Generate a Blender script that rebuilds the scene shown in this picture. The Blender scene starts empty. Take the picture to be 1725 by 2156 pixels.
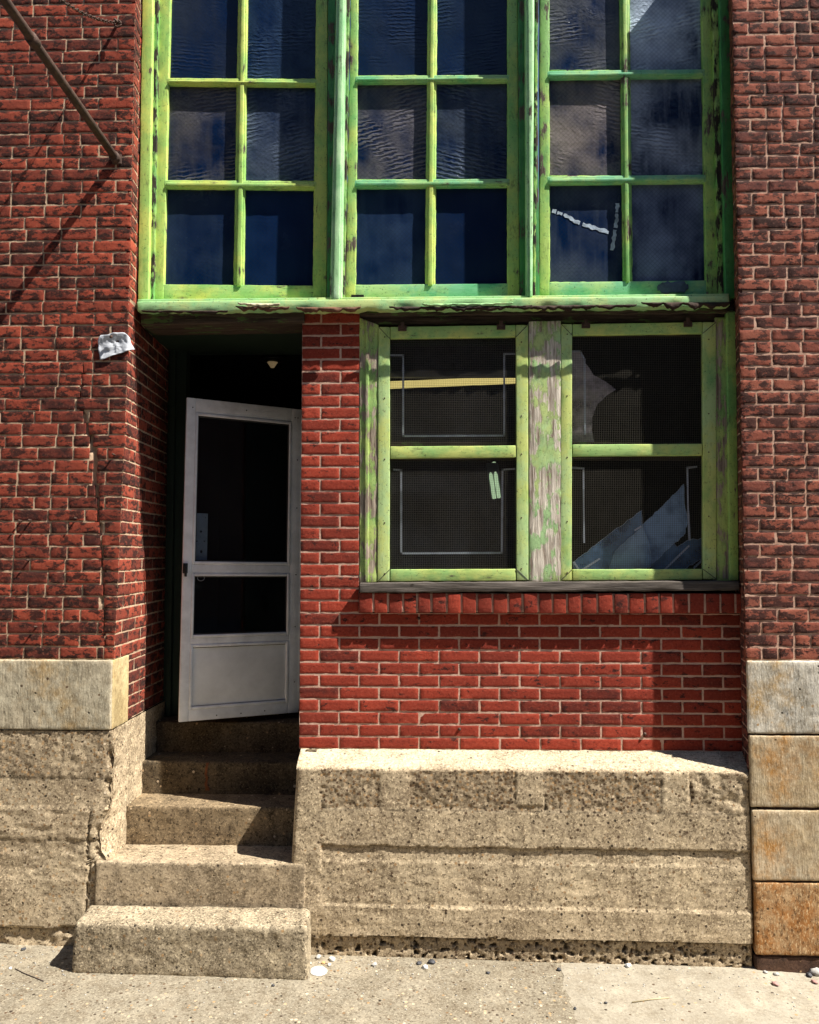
import bpy, math, random
from mathutils import Vector, Matrix, noise, Euler

# ------------------------------------------------------------------ camera, sky, sun, exposure
sc = bpy.context.scene
CAM = Vector((0.0, -4.45, 2.22)); PITCH = 2.83; YAW = 1.8; FPX = 1727.0; W0, H0 = 1725.0, 2156.0
cd = bpy.data.cameras.new("camera"); cam = bpy.data.objects.new("camera", cd)
sc.collection.objects.link(cam); sc.camera = cam
cam.location = CAM; cam.rotation_euler = (math.radians(90 + PITCH), 0, math.radians(YAW))
cd.sensor_fit = 'VERTICAL'; cd.sensor_height = 36; cd.sensor_width = 28.8; cd.lens = 36 * FPX / H0
cd.clip_start = 0.05; cd.clip_end = 500
RC = Euler((math.radians(90 + PITCH), 0, math.radians(YAW))).to_matrix()

SUN_R, SUN_E = 2.75, 4.0                      # sideways / upward run per metre out of the wall
sdir = Vector((SUN_R, -1.0, SUN_E)).normalized()
sd = bpy.data.lights.new("sun", 'SUN'); sd.energy = 5.0; sd.angle = math.radians(0.5); sd.color = (1.0, 0.955, 0.88)
so = bpy.data.objects.new("sun", sd); sc.collection.objects.link(so)
so.rotation_euler = sdir.to_track_quat('Z', 'Y').to_euler(); so.location = (6, -6, 9)
world = bpy.data.worlds.new("World"); sc.world = world; world.use_nodes = True
wn = world.node_tree; bg = wn.nodes['Background']
sky = wn.nodes.new('ShaderNodeTexSky'); sky.sky_type = 'NISHITA'; sky.sun_disc = False
sky.sun_elevation = math.asin(sdir.z); sky.sun_rotation = math.atan2(sdir.x, sdir.y)
sky.air_density = 1.0; sky.dust_density = 0.4; sky.ozone_density = 2.0
wn.links.new(sky.outputs[0], bg.inputs[0]); bg.inputs[1].default_value = 0.05
vs = sc.view_settings; vs.view_transform = 'Standard'; vs.look = 'None'; vs.exposure = 1.16; vs.gamma = 1.0
sc.cycles.max_bounces = 6; sc.cycles.transparent_max_bounces = 12

# ------------------------------------------------------------------ helpers
rnd = random.Random(7)
def P(x, y, Y):
    """world point on the vertical plane Y seen at (x, y) of a 1725 x 2156 picture: only used to measure real sizes"""
    d = RC @ Vector(((x - W0 / 2) / FPX, (H0 / 2 - y) / FPX, -1.0))
    return CAM + d * ((Y - CAM.y) / d.y)
def lerp(a, b, t): return a + (b - a) * t
def polyf(pts):
    pts = sorted(pts)
    def f(v):
        if v <= pts[0][0]: i = 0
        elif v >= pts[-1][0]: i = len(pts) - 2
        else: i = max(k for k in range(len(pts) - 1) if pts[k][0] <= v)
        a, b = pts[i], pts[i + 1]
        return a[1] + (b[1] - a[1]) * (v - a[0]) / (b[0] - a[0])
    return f
def nz(p, s, o=0.0): return noise.noise(Vector((p[0] * s + o, p[1] * s + o * 1.7, p[2] * s - o)))
def fbm(p, s, o=0.0, n=4):
    v = 0; a = 1; t = 0
    for i in range(n): v += a * nz(p, s * 2 ** i, o + i * 9.1); t += a; a *= .55
    return v / t
class MB:
    def __init__(s): s.v = []; s.f = []; s.c = []
    def add(s, vs, fs, col=None):
        b = len(s.v); s.v += [tuple(v) for v in vs]; s.f += [tuple(i + b for i in f) for f in fs]
        s.c += [col or (0, 0, 0, 1)] * len(vs)
    def build(s, name, m, parent=None, smooth=False, angle=None, col=False):
        me = bpy.data.meshes.new(name); me.from_pydata(s.v, [], s.f); me.update()
        if col:
            a = me.color_attributes.new('bc', 'FLOAT_COLOR', 'POINT')
            flat = [x for c in s.c for x in c]; a.data.foreach_set('color', flat)
        me.materials.append(m)
        if smooth: me.polygons.foreach_set('use_smooth', [True] * len(me.polygons))
        if angle: me.set_sharp_from_angle(angle=math.radians(angle)) if hasattr(me, 'set_sharp_from_angle') else None
        o = bpy.data.objects.new(name, me); sc.collection.objects.link(o)
        if parent is not None:
            o.parent = parent
            w = Vector((0, 0, 0)); q = parent
            while q: w += q.location; q = q.parent
            o.location = -w
        return o
def tag(o, label=None, cat=None, group=None, kind=None):
    if label: o['label'] = label
    if cat: o['category'] = cat
    if group: o['group'] = group
    if kind: o['kind'] = kind
    return o
def empty(name, loc, label, cat, group=None):
    o = bpy.data.objects.new(name, None); sc.collection.objects.link(o); o.location = loc; o.empty_display_size = .1
    return tag(o, label, cat, group)
def rbox(mb, c, r=.003, step=.06, amp=0.0, ns=8.0, dfn=None, off=0.0, back=True):
    """rounded box through 8 corners c[i][j][k] = (left/right, near/far, bottom/top), tessellated, noise-roughened"""
    def tl(a, b, d):
        return lerp(lerp(lerp(c[0][0][0], c[1][0][0], a), lerp(c[0][1][0], c[1][1][0], a), b),
                    lerp(lerp(c[0][0][1], c[1][0][1], a), lerp(c[0][1][1], c[1][1][1], a), b), d)
    L = [(c[1][0][0] - c[0][0][0]).length, (c[0][1][0] - c[0][0][0]).length, (c[0][0][1] - c[0][0][0]).length]
    rr = min(r, min(L) * .45)
    ticks = []
    for l in L:
        n = max(1, int(round((l - 2 * rr) / step)))
        ticks.append([0, rr * .35] + [rr + (l - 2 * rr) * i / n for i in range(n + 1)] + [l - rr * .35, l])
    idx = {}; vs = []; fs = []
    def vert(i, j, k):
        key = (i, j, k)
        if key in idx: return idx[key]
        q = Vector((ticks[0][i], ticks[1][j], ticks[2][k]))
        inn = Vector([min(max(q[a], rr), L[a] - rr) for a in range(3)])
        d = q - inn
        if d.length > 1e-9: q = inn + d.normalized() * rr
        p = tl(q[0] / L[0], q[1] / L[1], q[2] / L[2])
        if amp:
            p = p + Vector((fbm(p, ns, 3 + off), fbm(p, ns, 17 + off), fbm(p, ns, 31 + off))) * amp
        if dfn: p = dfn(p)
        idx[key] = len(vs); vs.append(p); return idx[key]
    n0, n1, n2 = [len(t) - 1 for t in ticks]
    for i in range(n0):
        for k in range(n2):
            fs.append((vert(i, 0, k), vert(i + 1, 0, k), vert(i + 1, 0, k + 1), vert(i, 0, k + 1)))
            if back: fs.append((vert(i, n1, k), vert(i, n1, k + 1), vert(i + 1, n1, k + 1), vert(i + 1, n1, k)))
    for i in range(n0):
        for j in range(n1):
            fs.append((vert(i, j, 0), vert(i, j + 1, 0), vert(i + 1, j + 1, 0), vert(i + 1, j, 0)))
            fs.append((vert(i, j, n2), vert(i + 1, j, n2), vert(i + 1, j + 1, n2), vert(i, j + 1, n2)))
    for j in range(n1):
        for k in range(n2):
            fs.append((vert(0, j, k), vert(0, j, k + 1), vert(0, j + 1, k + 1), vert(0, j + 1, k)))
            fs.append((vert(n0, j, k), vert(n0, j + 1, k), vert(n0, j + 1, k + 1), vert(n0, j, k + 1)))
    mb.add(vs, fs)
def corners(tlp, trp, brp, blp, Yf, Yb):
    a, b, c_, d = P(*blp, Yf), P(*brp, Yf), P(*trp, Yf), P(*tlp, Yf)
    dy = Vector((0, Yb - Yf, 0))
    return [[[a, d], [a + dy, d + dy]], [[b, c_], [b + dy, c_ + dy]]]
def slab(mb, tlp, trp, brp, blp, Yf, Yb, **k): rbox(mb, corners(tlp, trp, brp, blp, Yf, Yb), **k)
def wbox(mb, x0, x1, y0, y1, z0, z1, **k):
    rbox(mb, [[[Vector((x, y, z)) for z in (z0, z1)] for y in (y0, y1)] for x in (x0, x1)], **k)
def sheet(mb, fn, nu, nv):
    vs = [fn(i / nu, j / nv) for j in range(nv + 1) for i in range(nu + 1)]
    fs = [(j * (nu + 1) + i, j * (nu + 1) + i + 1, (j + 1) * (nu + 1) + i + 1, (j + 1) * (nu + 1) + i) for j in range(nv) for i in range(nu)]
    mb.add(vs, fs)
def tube(mb, pts, r, n=10, r2=None, cap=True):
    pts = [Vector(p) for p in pts]; vs = []; fs = []
    for i, p in enumerate(pts):
        t = (pts[min(i + 1, len(pts) - 1)] - pts[max(i - 1, 0)]).normalized()
        a = t.orthogonal().normalized() if abs(t.z) > .9 else t.cross(Vector((0, 0, 1))).normalized(); b = t.cross(a)
        rr = r if r2 is None else lerp(r, r2, i / (len(pts) - 1))
        for k in range(n):
            w = 2 * math.pi * k / n; vs.append(p + (a * math.cos(w) + b * math.sin(w)) * rr)
    for i in range(len(pts) - 1):
        for k in range(n):
            fs.append((i * n + k, i * n + (k + 1) % n, (i + 1) * n + (k + 1) % n, (i + 1) * n + k))
    if cap: fs.append(tuple(range(n))[::-1]); fs.append(tuple((len(pts) - 1) * n + k for k in range(n)))
    mb.add(vs, fs)
def blob(mb, c, rx, ry, rz, seed, n=8, rough=.25):
    vs = []; fs = []; m = n * 2
    for i in range(n + 1):
        th = math.pi * i / n
        for k in range(m):
            ph = 2 * math.pi * k / m
            d = Vector((math.sin(th) * math.cos(ph), math.sin(th) * math.sin(ph), math.cos(th)))
            s = 1 + rough * nz(d, 1.6, seed)
            vs.append(Vector(c) + Vector((d.x * rx, d.y * ry, d.z * rz)) * s)
    for i in range(n):
        for k in range(m): fs.append((i * m + k, (i + 1) * m + k, (i + 1) * m + (k + 1) % m, i * m + (k + 1) % m))
    mb.add(vs, fs)

# ------------------------------------------------------------------ materials
class MT:
    def __init__(s, name):
        s.m = bpy.data.materials.new(name); s.m.use_nodes = True; s.t = s.m.node_tree
        s.b = s.t.nodes['Principled BSDF']; s.out = s.t.nodes['Material Output']
        s.co = s.t.nodes.new('ShaderNodeTexCoord').outputs['Object']
    def n(s, typ, props=None, **inp):
        nd = s.t.nodes.new('ShaderNode' + typ)
        for k, v in (props or {}).items(): setattr(nd, k, v)
        for k, v in inp.items():
            key = int(k[1:]) if k[0] == 'i' and k[1:].isdigit() else k.replace('_', ' ')
            s.set(nd.inputs[key], v)
        return nd
    def set(s, sock, v):
        if isinstance(v, bpy.types.NodeSocket): s.t.links.new(v, sock)
        elif isinstance(v, tuple) and len(v) == 3 and sock.type == 'RGBA': sock.default_value = (*v, 1)
        else: sock.default_value = v
    def map(s, scale=(1, 1, 1), rot=(0, 0, 0), loc=(0, 0, 0)):
        return s.n('Mapping', Vector=s.co, Scale=scale, Rotation=rot, Location=loc).outputs[0]
    def noise(s, scale, detail=4, rough=.6, vec=None, dist=0.0, out=0):
        return s.n('TexNoise', Vector=vec or s.co, Scale=scale, Detail=detail, Roughness=rough, Distortion=dist).outputs[out]
    def voro(s, scale, feature='F1', vec=None, out=0):
        return s.n('TexVoronoi', {'feature': feature}, Vector=vec or s.co, Scale=scale).outputs[out]
    def ramp(s, f, *stops):
        nd = s.n('ValToRGB', Fac=f); e = nd.color_ramp.elements
        while len(e) < len(stops): e.new(.5)
        for el, (p, c) in zip(e, stops):
            el.position = p; el.color = (c, c, c, 1) if isinstance(c, (int, float)) else (*c, 1)
        return nd.outputs[0]
    def mix(s, f, a, b, blend='MIX'):
        nd = s.n('Mix', {'data_type': 'RGBA', 'blend_type': blend}); s.set(nd.inputs[0], f); s.set(nd.inputs[6], a); s.set(nd.inputs[7], b)
        return nd.outputs[2]
    def math(s, op, a, b=0.0):
        nd = s.n('Math', {'operation': op}); s.set(nd.inputs[0], a); s.set(nd.inputs[1], b); return nd.outputs[0]
    def bump(s, h, strength=.5, dist=.005, prev=None):
        nd = s.n('Bump', Height=h, Strength=strength, Distance=dist)
        if prev: s.set(nd.inputs['Normal'], prev)
        return nd.outputs[0]
    def fin(s, col=None, rough=None, normal=None, **k):
        if col is not None: s.set(s.b.inputs['Base Color'], col)
        if rough is not None: s.set(s.b.inputs['Roughness'], rough)
        if normal is not None: s.set(s.b.inputs['Normal'], normal)
        for a, v in k.items(): s.set(s.b.inputs[a.replace('_', ' ')], v)
        return s.m

def brick_mat(name, light, mid, dark, soot, sootamt, hi, dk=.6):
    m = MT(name)
    at = m.n('Attribute', {'attribute_name': 'bc'}).outputs[0]
    sep = m.n('SeparateColor', Color=at).outputs
    c = m.mix(sep[0], light, mid)
    c = m.mix(m.ramp(sep[1], (dk, 0.0), (dk + .25, 1.0)), c, dark)
    n1 = m.noise(9, 5, .7, m.map((1, 1, 2.2)))
    c = m.mix(m.ramp(n1, (.38, 0.0), (.62, .75)), c, mid)
    n2 = m.noise(14, 8, .72, m.map((1, 1, 1.9), loc=(3, 1, 2)))
    thr = m.math('ADD', m.math('MULTIPLY', sep[2], .22), m.math('SUBTRACT', m.math('MULTIPLY', n2, 4.2), 1.70))
    sm = m.ramp(thr, (sootamt, 0.0), (sootamt + .13, 1.0))
    c = m.mix(m.math('MULTIPLY', sm, .9), c, soot)
    n3 = m.noise(80, 6, .78)
    c = m.mix(m.ramp(n3, (.53, 0.0), (.68, .42)), c, hi); c = m.mix(m.ramp(n3, (.34, .7), (.46, 0.0)), c, dark)
    big = m.noise(2.3, 3, .5)
    c = m.mix(m.ramp(big, (.35, .35), (.65, 0.0)), c, dark)
    nb = m.bump(n3, .8, .0014); nb = m.bump(m.noise(38, 4, .6), .7, .003, nb)
    pit = m.ramp(m.voro(170), (.12, 0.0), (.3, 1.0)); nb = m.bump(pit, .35, .0015, nb)
    return m.fin(c, .93, nb, Specular_IOR_Level=.25)
def mortar_mat(name, a, b, d):
    m = MT(name); n1 = m.noise(14, 5, .7); c = m.mix(m.ramp(n1, (.35, 0.0), (.65, 1.0)), a, b)
    c = m.mix(m.ramp(m.noise(33, 4, .7), (.55, 0.0), (.7, .8)), c, d)
    n3 = m.noise(110, 4, .7); nb = m.bump(n3, 1.0, .0012); nb = m.bump(m.noise(50, 3, .6), 1, .0018, nb)
    return m.fin(c, .96, nb, Specular_IOR_Level=.15)
def concrete_mat(name, a, b, d, spot=.5, agg=.5, bumpk=1.0, rust=None, rustamt=.6, strie=0.0, streak=None):
    m = MT(name)
    at = m.n('SeparateColor', Color=m.n('Attribute', {'attribute_name': 'bc'}).outputs[0]).outputs
    c = m.mix(m.ramp(m.noise(2.2, 6, .7), (.38, 0.0), (.62, 1.0)), a, b)
    c = m.mix(m.ramp(m.noise(13, 7, .78), (.47, 0.0), (.68, .85)), c, d)
    if rust:
        rm = m.ramp(m.noise(2.6, 6, .68, m.map((1, 1, .8), loc=(8, 2, 1))), (rustamt - .03, 0.0), (rustamt + .10, 1.0)); c = m.mix(m.math('MULTIPLY', rm, .9), c, rust)
    if streak:
        c = m.mix(m.ramp(m.noise(7, 7, .8, m.map((1, 1, .45), loc=(3, 3, 3))), (.54, 0.0), (.66, .85)), c, streak)
    c = m.mix(m.ramp(m.noise(6, 7, .75, m.map((1, 1, .22), loc=(9, 1, 4))), (.50, 0.0), (.68, .55)), c, (d[0] * .7, d[1] * .68, d[2] * .62))
    c = m.mix(m.ramp(m.noise(5, 7, .75, m.map(loc=(2, 8, 4))), (.50, 0.0), (.66, .6)), c, (min(.8, a[0] * 1.35), min(.8, a[1] * 1.33), min(.8, a[2] * 1.3)))
    # gritty grains, about 5 to 12 mm
    g1 = m.noise(70, 5, .8, m.map((1, 1, .6 if strie else 1))); g2 = m.noise(105, 4, .75, m.map((1, 1, .45 if strie else 1), loc=(5, 5, 5)))
    hi = (min(.9, a[0] * 1.75), min(.88, a[1] * 1.75), min(.8, a[2] * 1.7)); lo = (d[0] * .30, d[1] * .27, d[2] * .24)
    c = m.mix(m.ramp(g2, (.53, 0.0), (.64, spot)), c, hi)
    c = m.mix(m.ramp(g1, (.52, 0.0), (.62, spot)), c, lo)
    # exposed pebbles
    vc = m.n('TexVoronoi', {'feature': 'F1'}, Vector=m.co, Scale=58.0); hs = m.n('SeparateColor', Color=vc.outputs[1]).outputs
    peb = m.ramp(vc.outputs[0], (.38, 1.0), (.46, 0.0))
    amt = m.math('SUBTRACT', 1 - agg * .10, m.math('MULTIPLY', at[0], .70))
    c = m.mix(m.math('MULTIPLY', at[0], .38), c, (d[0] * .6, d[1] * .53, d[2] * .45))
    pm = m.math('MULTIPLY', m.math('MULTIPLY', peb, m.math('GREATER_THAN', hs[0], amt)), .92)
    c = m.mix(pm, c, m.ramp(hs[1], (0.0, (.012, .010, .009)), (.35, (.10, .06, .035)), (.65, (.40, .25, .12)), (1.0, (.60, .50, .36))))
    c = m.mix(at[1], c, (.018, .014, .010))
    nb = m.bump(g1, 1.0, .0016 * bumpk); nb = m.bump(m.noise(38, 5, .75), 1.0, .0020 * bumpk, nb)
    if strie:
        nb = m.bump(m.noise(60, 3, .7, m.map((1, 1, .2))), 1.0, strie * .5, nb)
    v2 = m.voro(21, vec=m.map(loc=(1, 4, 7))); v2c = m.n('SeparateColor', Color=m.n('TexVoronoi', {'feature': 'F1'}, Vector=m.map(loc=(1, 4, 7)), Scale=21.0).outputs[1]).outputs
    pit = m.math('MULTIPLY', m.ramp(v2, (.09, 1.0), (.15, 0.0)), m.math('GREATER_THAN', v2c[0], .86))
    c = m.mix(m.math('MULTIPLY', pit, .85), c, (.02, .016, .012)); nb = m.bump(m.math('SUBTRACT', 1.0, pit), .7, .006 * bumpk, nb)
    return m.fin(c, .95, nb, Specular_IOR_Level=.15)
def paint_mat(name, a, b, deep, peel=.62, wood=(.055, .04, .03), wood2=(.16, .12, .10), axis='z', flake=1.0, yb=None):
    m = MT(name)
    sc_ = (1, 1, .22) if axis == 'z' else (.22, 1, 1)
    c = m.mix(m.ramp(m.noise(2.4, 8, .72), (.44, 0.0), (.56, 1.0)), a, b)
    c = m.mix(m.ramp(m.noise(5.5, 5, .65, m.map((1, 1, .6) if axis == 'z' else (.6, 1, 1), loc=(4, 4, 4))), (.5, 0.0), (.70, .6)), c, deep)
    c = m.mix(m.ramp(m.noise(60, 5, .7, m.map(sc_)), (.56, 0.0), (.75, .45)), c, (deep[0] * .3, deep[1] * .35, deep[2] * .3))
    c = m.mix(m.ramp(m.noise(85, 5, .75, m.map(loc=(1, 1, 9))), (.60, 0.0), (.66, .8)), c, (.02, .025, .012))
    c = m.mix(m.ramp(m.noise(28, 8, .8, m.map(sc_, loc=(6, 2, 9))), (.55, 0.0), (.72, .3)), c, (min(1, a[0] * 1.5), min(1, a[1] * 1.3), min(1, a[2] * 2.2)))
    pn = m.math('ADD', m.math('MULTIPLY', m.noise(9, 3, .5, m.map(loc=(2, 7, 1))), .45), m.math('MULTIPLY', m.noise(26, 6, .72, m.map(sc_)), .62))
    pm = m.ramp(pn, (peel - .012, 0.0), (peel + .012, 1.0))
    grain = m.noise(75, 6, .7, m.map((1, 1, .05) if axis == 'z' else (.05, 1, 1)))
    wc = m.mix(m.ramp(grain, (.38, 0.0), (.62, 1.0)), wood, wood2)
    edge = m.ramp(pn, (peel - .05, 0.0), (peel - .015, 1.0), (peel + .0, 0.0))
    c = m.mix(m.math('MULTIPLY', edge, .35), c, (.02, .03, .012))
    c = m.mix(pm, c, wc)
    inv = m.math('SUBTRACT', 1.0, pm)
    nb = m.bump(inv, 1.0, .004 * flake)
    nb = m.bump(m.math('MULTIPLY', grain, pm), 1.0, .006, nb)
    nb = m.bump(m.noise(40, 4, .65, m.map(sc_)), .5, .003, nb)
    r = m.mix(pm, (.42, .42, .42), (.95, .95, .95))
    return m.fin(c, r, nb, Specular_IOR_Level=.35)
def wood_mat(name, a, b, axis='x', green=0.0):
    m = MT(name)
    g = m.noise(70, 6, .7, m.map((.05, 1, 1) if axis == 'x' else (1, 1, .05)))
    c = m.mix(m.ramp(g, (.36, 0.0), (.64, 1.0)), a, b)
    if green: c = m.mix(m.ramp(m.noise(20, 6, .7, m.map((.3, 1, 1))), (.56, 0.0), (.6, green)), c, (.10, .22, .05))
    return m.fin(c, .9, m.bump(g, 1.0, .008), Specular_IOR_Level=.2)
def plain(name, col, rough=.5, metal=0.0, bump=0.0, bs=60, var=.25, spec=.5):
    m = MT(name); n1 = m.noise(bs * .3, 5, .65)
    c = m.mix(m.ramp(n1, (.35, 0.0), (.7, 1.0)), col, tuple(x * (1 - var) for x in col))
    nb = m.bump(m.noise(bs, 4, .6), 1.0, bump) if bump else None
    return m.fin(c, rough, nb, Metallic=metal, Specular_IOR_Level=spec)
def upper_glass(name, tint, refl_tint, refl_amt, ripple, rs, seed, r=.1):
    """old wired factory glass: dark and rippled, some grime, reflections painted into the colour"""
    m = MT(name); L = (seed * 3.1, seed * 1.3, seed * 2.2)
    n1 = m.noise(3.2, 4, .55, m.map((1, 1, 1), loc=L)); st = m.noise(22, 4, .6, m.map((1, 1, .12), loc=L))
    c = m.mix(m.ramp(n1, (.38, 0.0), (.68, refl_amt)), tint, refl_tint)
    c = m.mix(m.ramp(st, (.45, 0.0), (.75, refl_amt * .5)), c, refl_tint)
    wires = m.n('TexWave', {'wave_type': 'BANDS', 'bands_direction': 'DIAGONAL'}, Vector=m.map((1, 1, 1)), Scale=24.0, Distortion=.6).outputs[1]
    wires2 = m.n('TexWave', {'wave_type': 'BANDS', 'bands_direction': 'DIAGONAL'}, Vector=m.map((-1, 1, 1)), Scale=24.0, Distortion=.6).outputs[1]
    wl = m.ramp(m.math('MAXIMUM', wires, wires2), (.9, 0.0), (1.0, .35))
    c = m.mix(wl, c, (.015, .018, .025))
    wv = m.n('TexWave', {'wave_type': 'BANDS', 'bands_direction': 'Z'}, Vector=m.map((.5, 1, 1), rot=(0, .25 * (seed % 5 - 2), 0), loc=L), Scale=rs * .55, Distortion=5.0, Detail=3.0, Detail_Scale=3.0).outputs[1]
    w1 = m.mix(m.ramp(m.noise(5, 3, .6, m.map(loc=(seed, 3, 0))), (.44, 0.0), (.56, 1.0)), m.noise(30, 3, .6, m.map((1, 1, 1.7), loc=L), 1.2), wv)
    hm = m.noise(34, 3, .5, m.map(loc=L)); msk = m.ramp(m.noise(3.6, 2, .5, m.map(loc=(seed, 0, 0))), (.42, 0.0), (.62, 1.0))
    c = m.mix(m.math('MULTIPLY', m.math('MULTIPLY', m.ramp(w1, (.35, 0.0), (.8, 1.0)), msk), refl_amt * .55 if ripple > .001 else 0.0), c, tuple(min(1, x * 1.8 + .01) for x in refl_tint))
    nb = m.bump(m.math('MULTIPLY', w1, msk), 1.0, ripple); nb = m.bump(hm, 1.0, ripple * .8, nb)
    nb = m.bump(m.noise(3, 2, .5, m.map(loc=L)), 1.0, .012, nb)
    rr = m.ramp(m.noise(6, 4, .6, m.map(loc=L)), (.3, r), (.8, r + .25))
    return m.fin(c, rr, nb, Specular_IOR_Level=.22)
def clear_glass(name, gloss=.10, dust=.04, dustcol=(.35, .36, .38), tint=(.8, .85, .9)):
    m = MT(name); t = m.t
    tr = m.n('BsdfTransparent', Color=(*tint, 1)); gl = m.n('BsdfGlossy', Color=(.9, .93, 1, 1), Roughness=.03); df = m.n('BsdfDiffuse', Color=(*dustcol, 1))
    nz_ = m.ramp(m.noise(5, 5, .65), (.35, dust * .3), (.7, dust * 1.8))
    a = m.n('MixShader', i0=gloss, i1=tr.outputs[0], i2=gl.outputs[0]); b = m.n('MixShader', i0=nz_, i1=a.outputs[0], i2=df.outputs[0])
    t.links.new(b.outputs[0], m.out.inputs[0]); return m.m

M = {}
M['brick_l'] = brick_mat('brick_red_sooted', (.42, .078, .038), (.27, .046, .024), (.060, .016, .012), (.008, .006, .005), .53, (.46, .16, .09), .45)
M['brick_c'] = brick_mat('brick_bright_red', (.40, .054, .026), (.27, .034, .017), (.085, .016, .011), (.018, .008, .007), .84, (.50, .16, .10), .70)
M['brick_r'] = brick_mat('brick_brown_red', (.37, .115, .066), (.26, .068, .040), (.11, .034, .026), (.007, .005, .0045), .46, (.44, .21, .15), .62)
M['mortar_l'] = mortar_mat('mortar_tan', (.58, .42, .28), (.42, .28, .18), (.08, .05, .035))
M['mortar_c'] = mortar_mat('mortar_pink', (.62, .41, .31), (.48, .29, .21), (.20, .095, .065))
M['mortar_r'] = mortar_mat('mortar_rose', (.64, .41, .30), (.42, .24, .16), (.15, .06, .045))
M['conc'] = concrete_mat('rough_concrete', (.50, .40, .265), (.39, .30, .195), (.17, .122, .075), .9, .8, 1.25)
M['conc_dark'] = concrete_mat('exposed_aggregate', (.30, .235, .15), (.21, .16, .10), (.10, .07, .045), .7, 1.5, 1.5)
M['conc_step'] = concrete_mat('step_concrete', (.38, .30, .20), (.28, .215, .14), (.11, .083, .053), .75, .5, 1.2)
M['ledge'] = concrete_mat('ledge_render', (.50, .43, .30), (.42, .35, .24), (.27, .21, .14), .75, .15, .7)  # smooth render, its colour lightened to strengthen the sunlit top
M['conc_shade_mid'] = concrete_mat('shade_toned_step_concrete', (.25, .185, .11), (.16, .115, .07), (.05, .036, .024), .85, .4, 1.2)  # second step: stair shade and some dirt painted into the colour
M['conc_shade_dark'] = concrete_mat('shade_dark_step_concrete', (.13, .098, .06), (.07, .05, .03), (.03, .024, .017), .8, .4, 1.2)  # upper steps and plinth side: recess shade painted in, plus dirt
M['conc_block'] = concrete_mat('block_concrete', (.40, .33, .225), (.27, .215, .145), (.08, .06, .038), .95, .6, 1.6)
M['stone_l'] = concrete_mat('tooled_stone_grey', (.46, .41, .30), (.38, .31, .21), (.22, .18, .12), .4, .15, .8, (.42, .27, .11), .52, .006)
M['stone_r'] = concrete_mat('tooled_stone_white', (.58, .54, .46), (.48, .42, .32), (.26, .22, .16), .4, .1, .8, (.45, .27, .09), .47, .007, (.10, .095, .09))
M['stone_r2'] = concrete_mat('tooled_stone_ochre', (.48, .40, .28), (.42, .31, .17), (.30, .21, .12), .4, .1, .8, (.42, .20, .05), .50, .007)
M['stone_r3'] = concrete_mat('tooled_stone_rust', (.42, .31, .18), (.36, .22, .10), (.17, .09, .045), .75, .1, .9, (.36, .15, .04), .47, .003, (.13, .06, .025))
M['footing'] = concrete_mat('dark_footing', (.10, .055, .035), (.07, .04, .03), (.03, .02, .015), .5, .2)
M['pave'] = concrete_mat('pavement_aggregate', (.265, .23, .17), (.21, .18, .13), (.15, .115, .075), .7, .9, .8)
M['pave2'] = concrete_mat('pavement_smooth', (.33, .295, .23), (.29, .255, .195), (.24, .20, .145), .35, .25, .5)
YG, GR, MI, DG = (.30, .50, .10), (.13, .44, .12), (.22, .58, .28), (.035, .26, .07)
M['paint_y'] = paint_mat('paint_yellow_green', (.56, .64, .15), (.36, .56, .14), (.07, .34, .09), .66)
M['paint_yx'] = paint_mat('paint_yellow_green_rail', (.56, .64, .16), (.36, .58, .18), (.06, .36, .09), .66, axis='x')
M['paint_mull'] = paint_mat('paint_mint_green', (.46, .68, .38), (.36, .62, .30), (.04, .32, .09), .65)
M['paint_m'] = paint_mat('paint_lime_green', (.46, .57, .14), (.30, .52, .16), (.04, .32, .09), .635)
M['paint_mx'] = paint_mat('paint_mint_green_rail', (.36, .56, .22), (.17, .45, .24), (.04, .36, .12), .665, axis='x')
M['paint_g'] = paint_mat('paint_green', (.38, .53, .13), (.22, .43, .12), (.035, .24, .07), .61)
M['paint_d'] = paint_mat('paint_deep_green', (.05, .23, .06), (.08, .27, .08), (.02, .11, .035), .585)
M['paint_screen'] = paint_mat('paint_screen_frame', (.55, .62, .19), (.44, .60, .26), (.05, .30, .08), .69)
M['paint_screenx'] = paint_mat('paint_screen_rail', (.56, .62, .18), (.36, .54, .18), (.04, .28, .08), .67, axis='x')
M['peeling'] = paint_mat('paint_badly_peeled', (.48, .58, .22), (.40, .60, .28), (.14, .38, .10), .525, (.22, .16, .115), (.78, .70, .58), flake=1.6)
M['gap_paint'] = paint_mat('flaked_gap_paint', (.34, .46, .12), (.16, .36, .10), (.03, .16, .05), .535, (.012, .010, .008), (.05, .035, .025), flake=1.5)
M['peel_jamb'] = paint_mat('paint_peeled_jamb', (.44, .54, .16), (.30, .46, .15), (.08, .28, .08), .54, (.14, .10, .075), (.46, .38, .29), flake=1.5)
M['sill'] = paint_mat('paint_sill', (.52, .62, .24), (.36, .62, .28), (.10, .46, .18), .67, (.10, .05, .03), (.25, .14, .08), axis='x', flake=1.5)
M['wood'] = wood_mat('weathered_dark_wood', (.02, .015, .012), (.10, .07, .05), green=.5)
M['wood_sill'] = wood_mat('weathered_sill_wood', (.05, .042, .036), (.16, .135, .115))
M['wood_door'] = plain('dark_green_jamb', (.012, .03, .016), .7, bump=.002)
M['asphalt'] = plain('asphalt', (.06, .058, .055), .9, bump=.004, bs=120)
M['far_wall'] = plain('far_brick', (.17, .075, .05), .9, bs=3, var=.5)
M['alu'] = plain('white_aluminium', (.88, .91, .94), .42, bump=.0006, bs=25, var=.28)
M['alu_panel'] = plain('white_panel', (.86, .88, .88), .5, bump=.0008, bs=12, var=.25)
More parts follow.
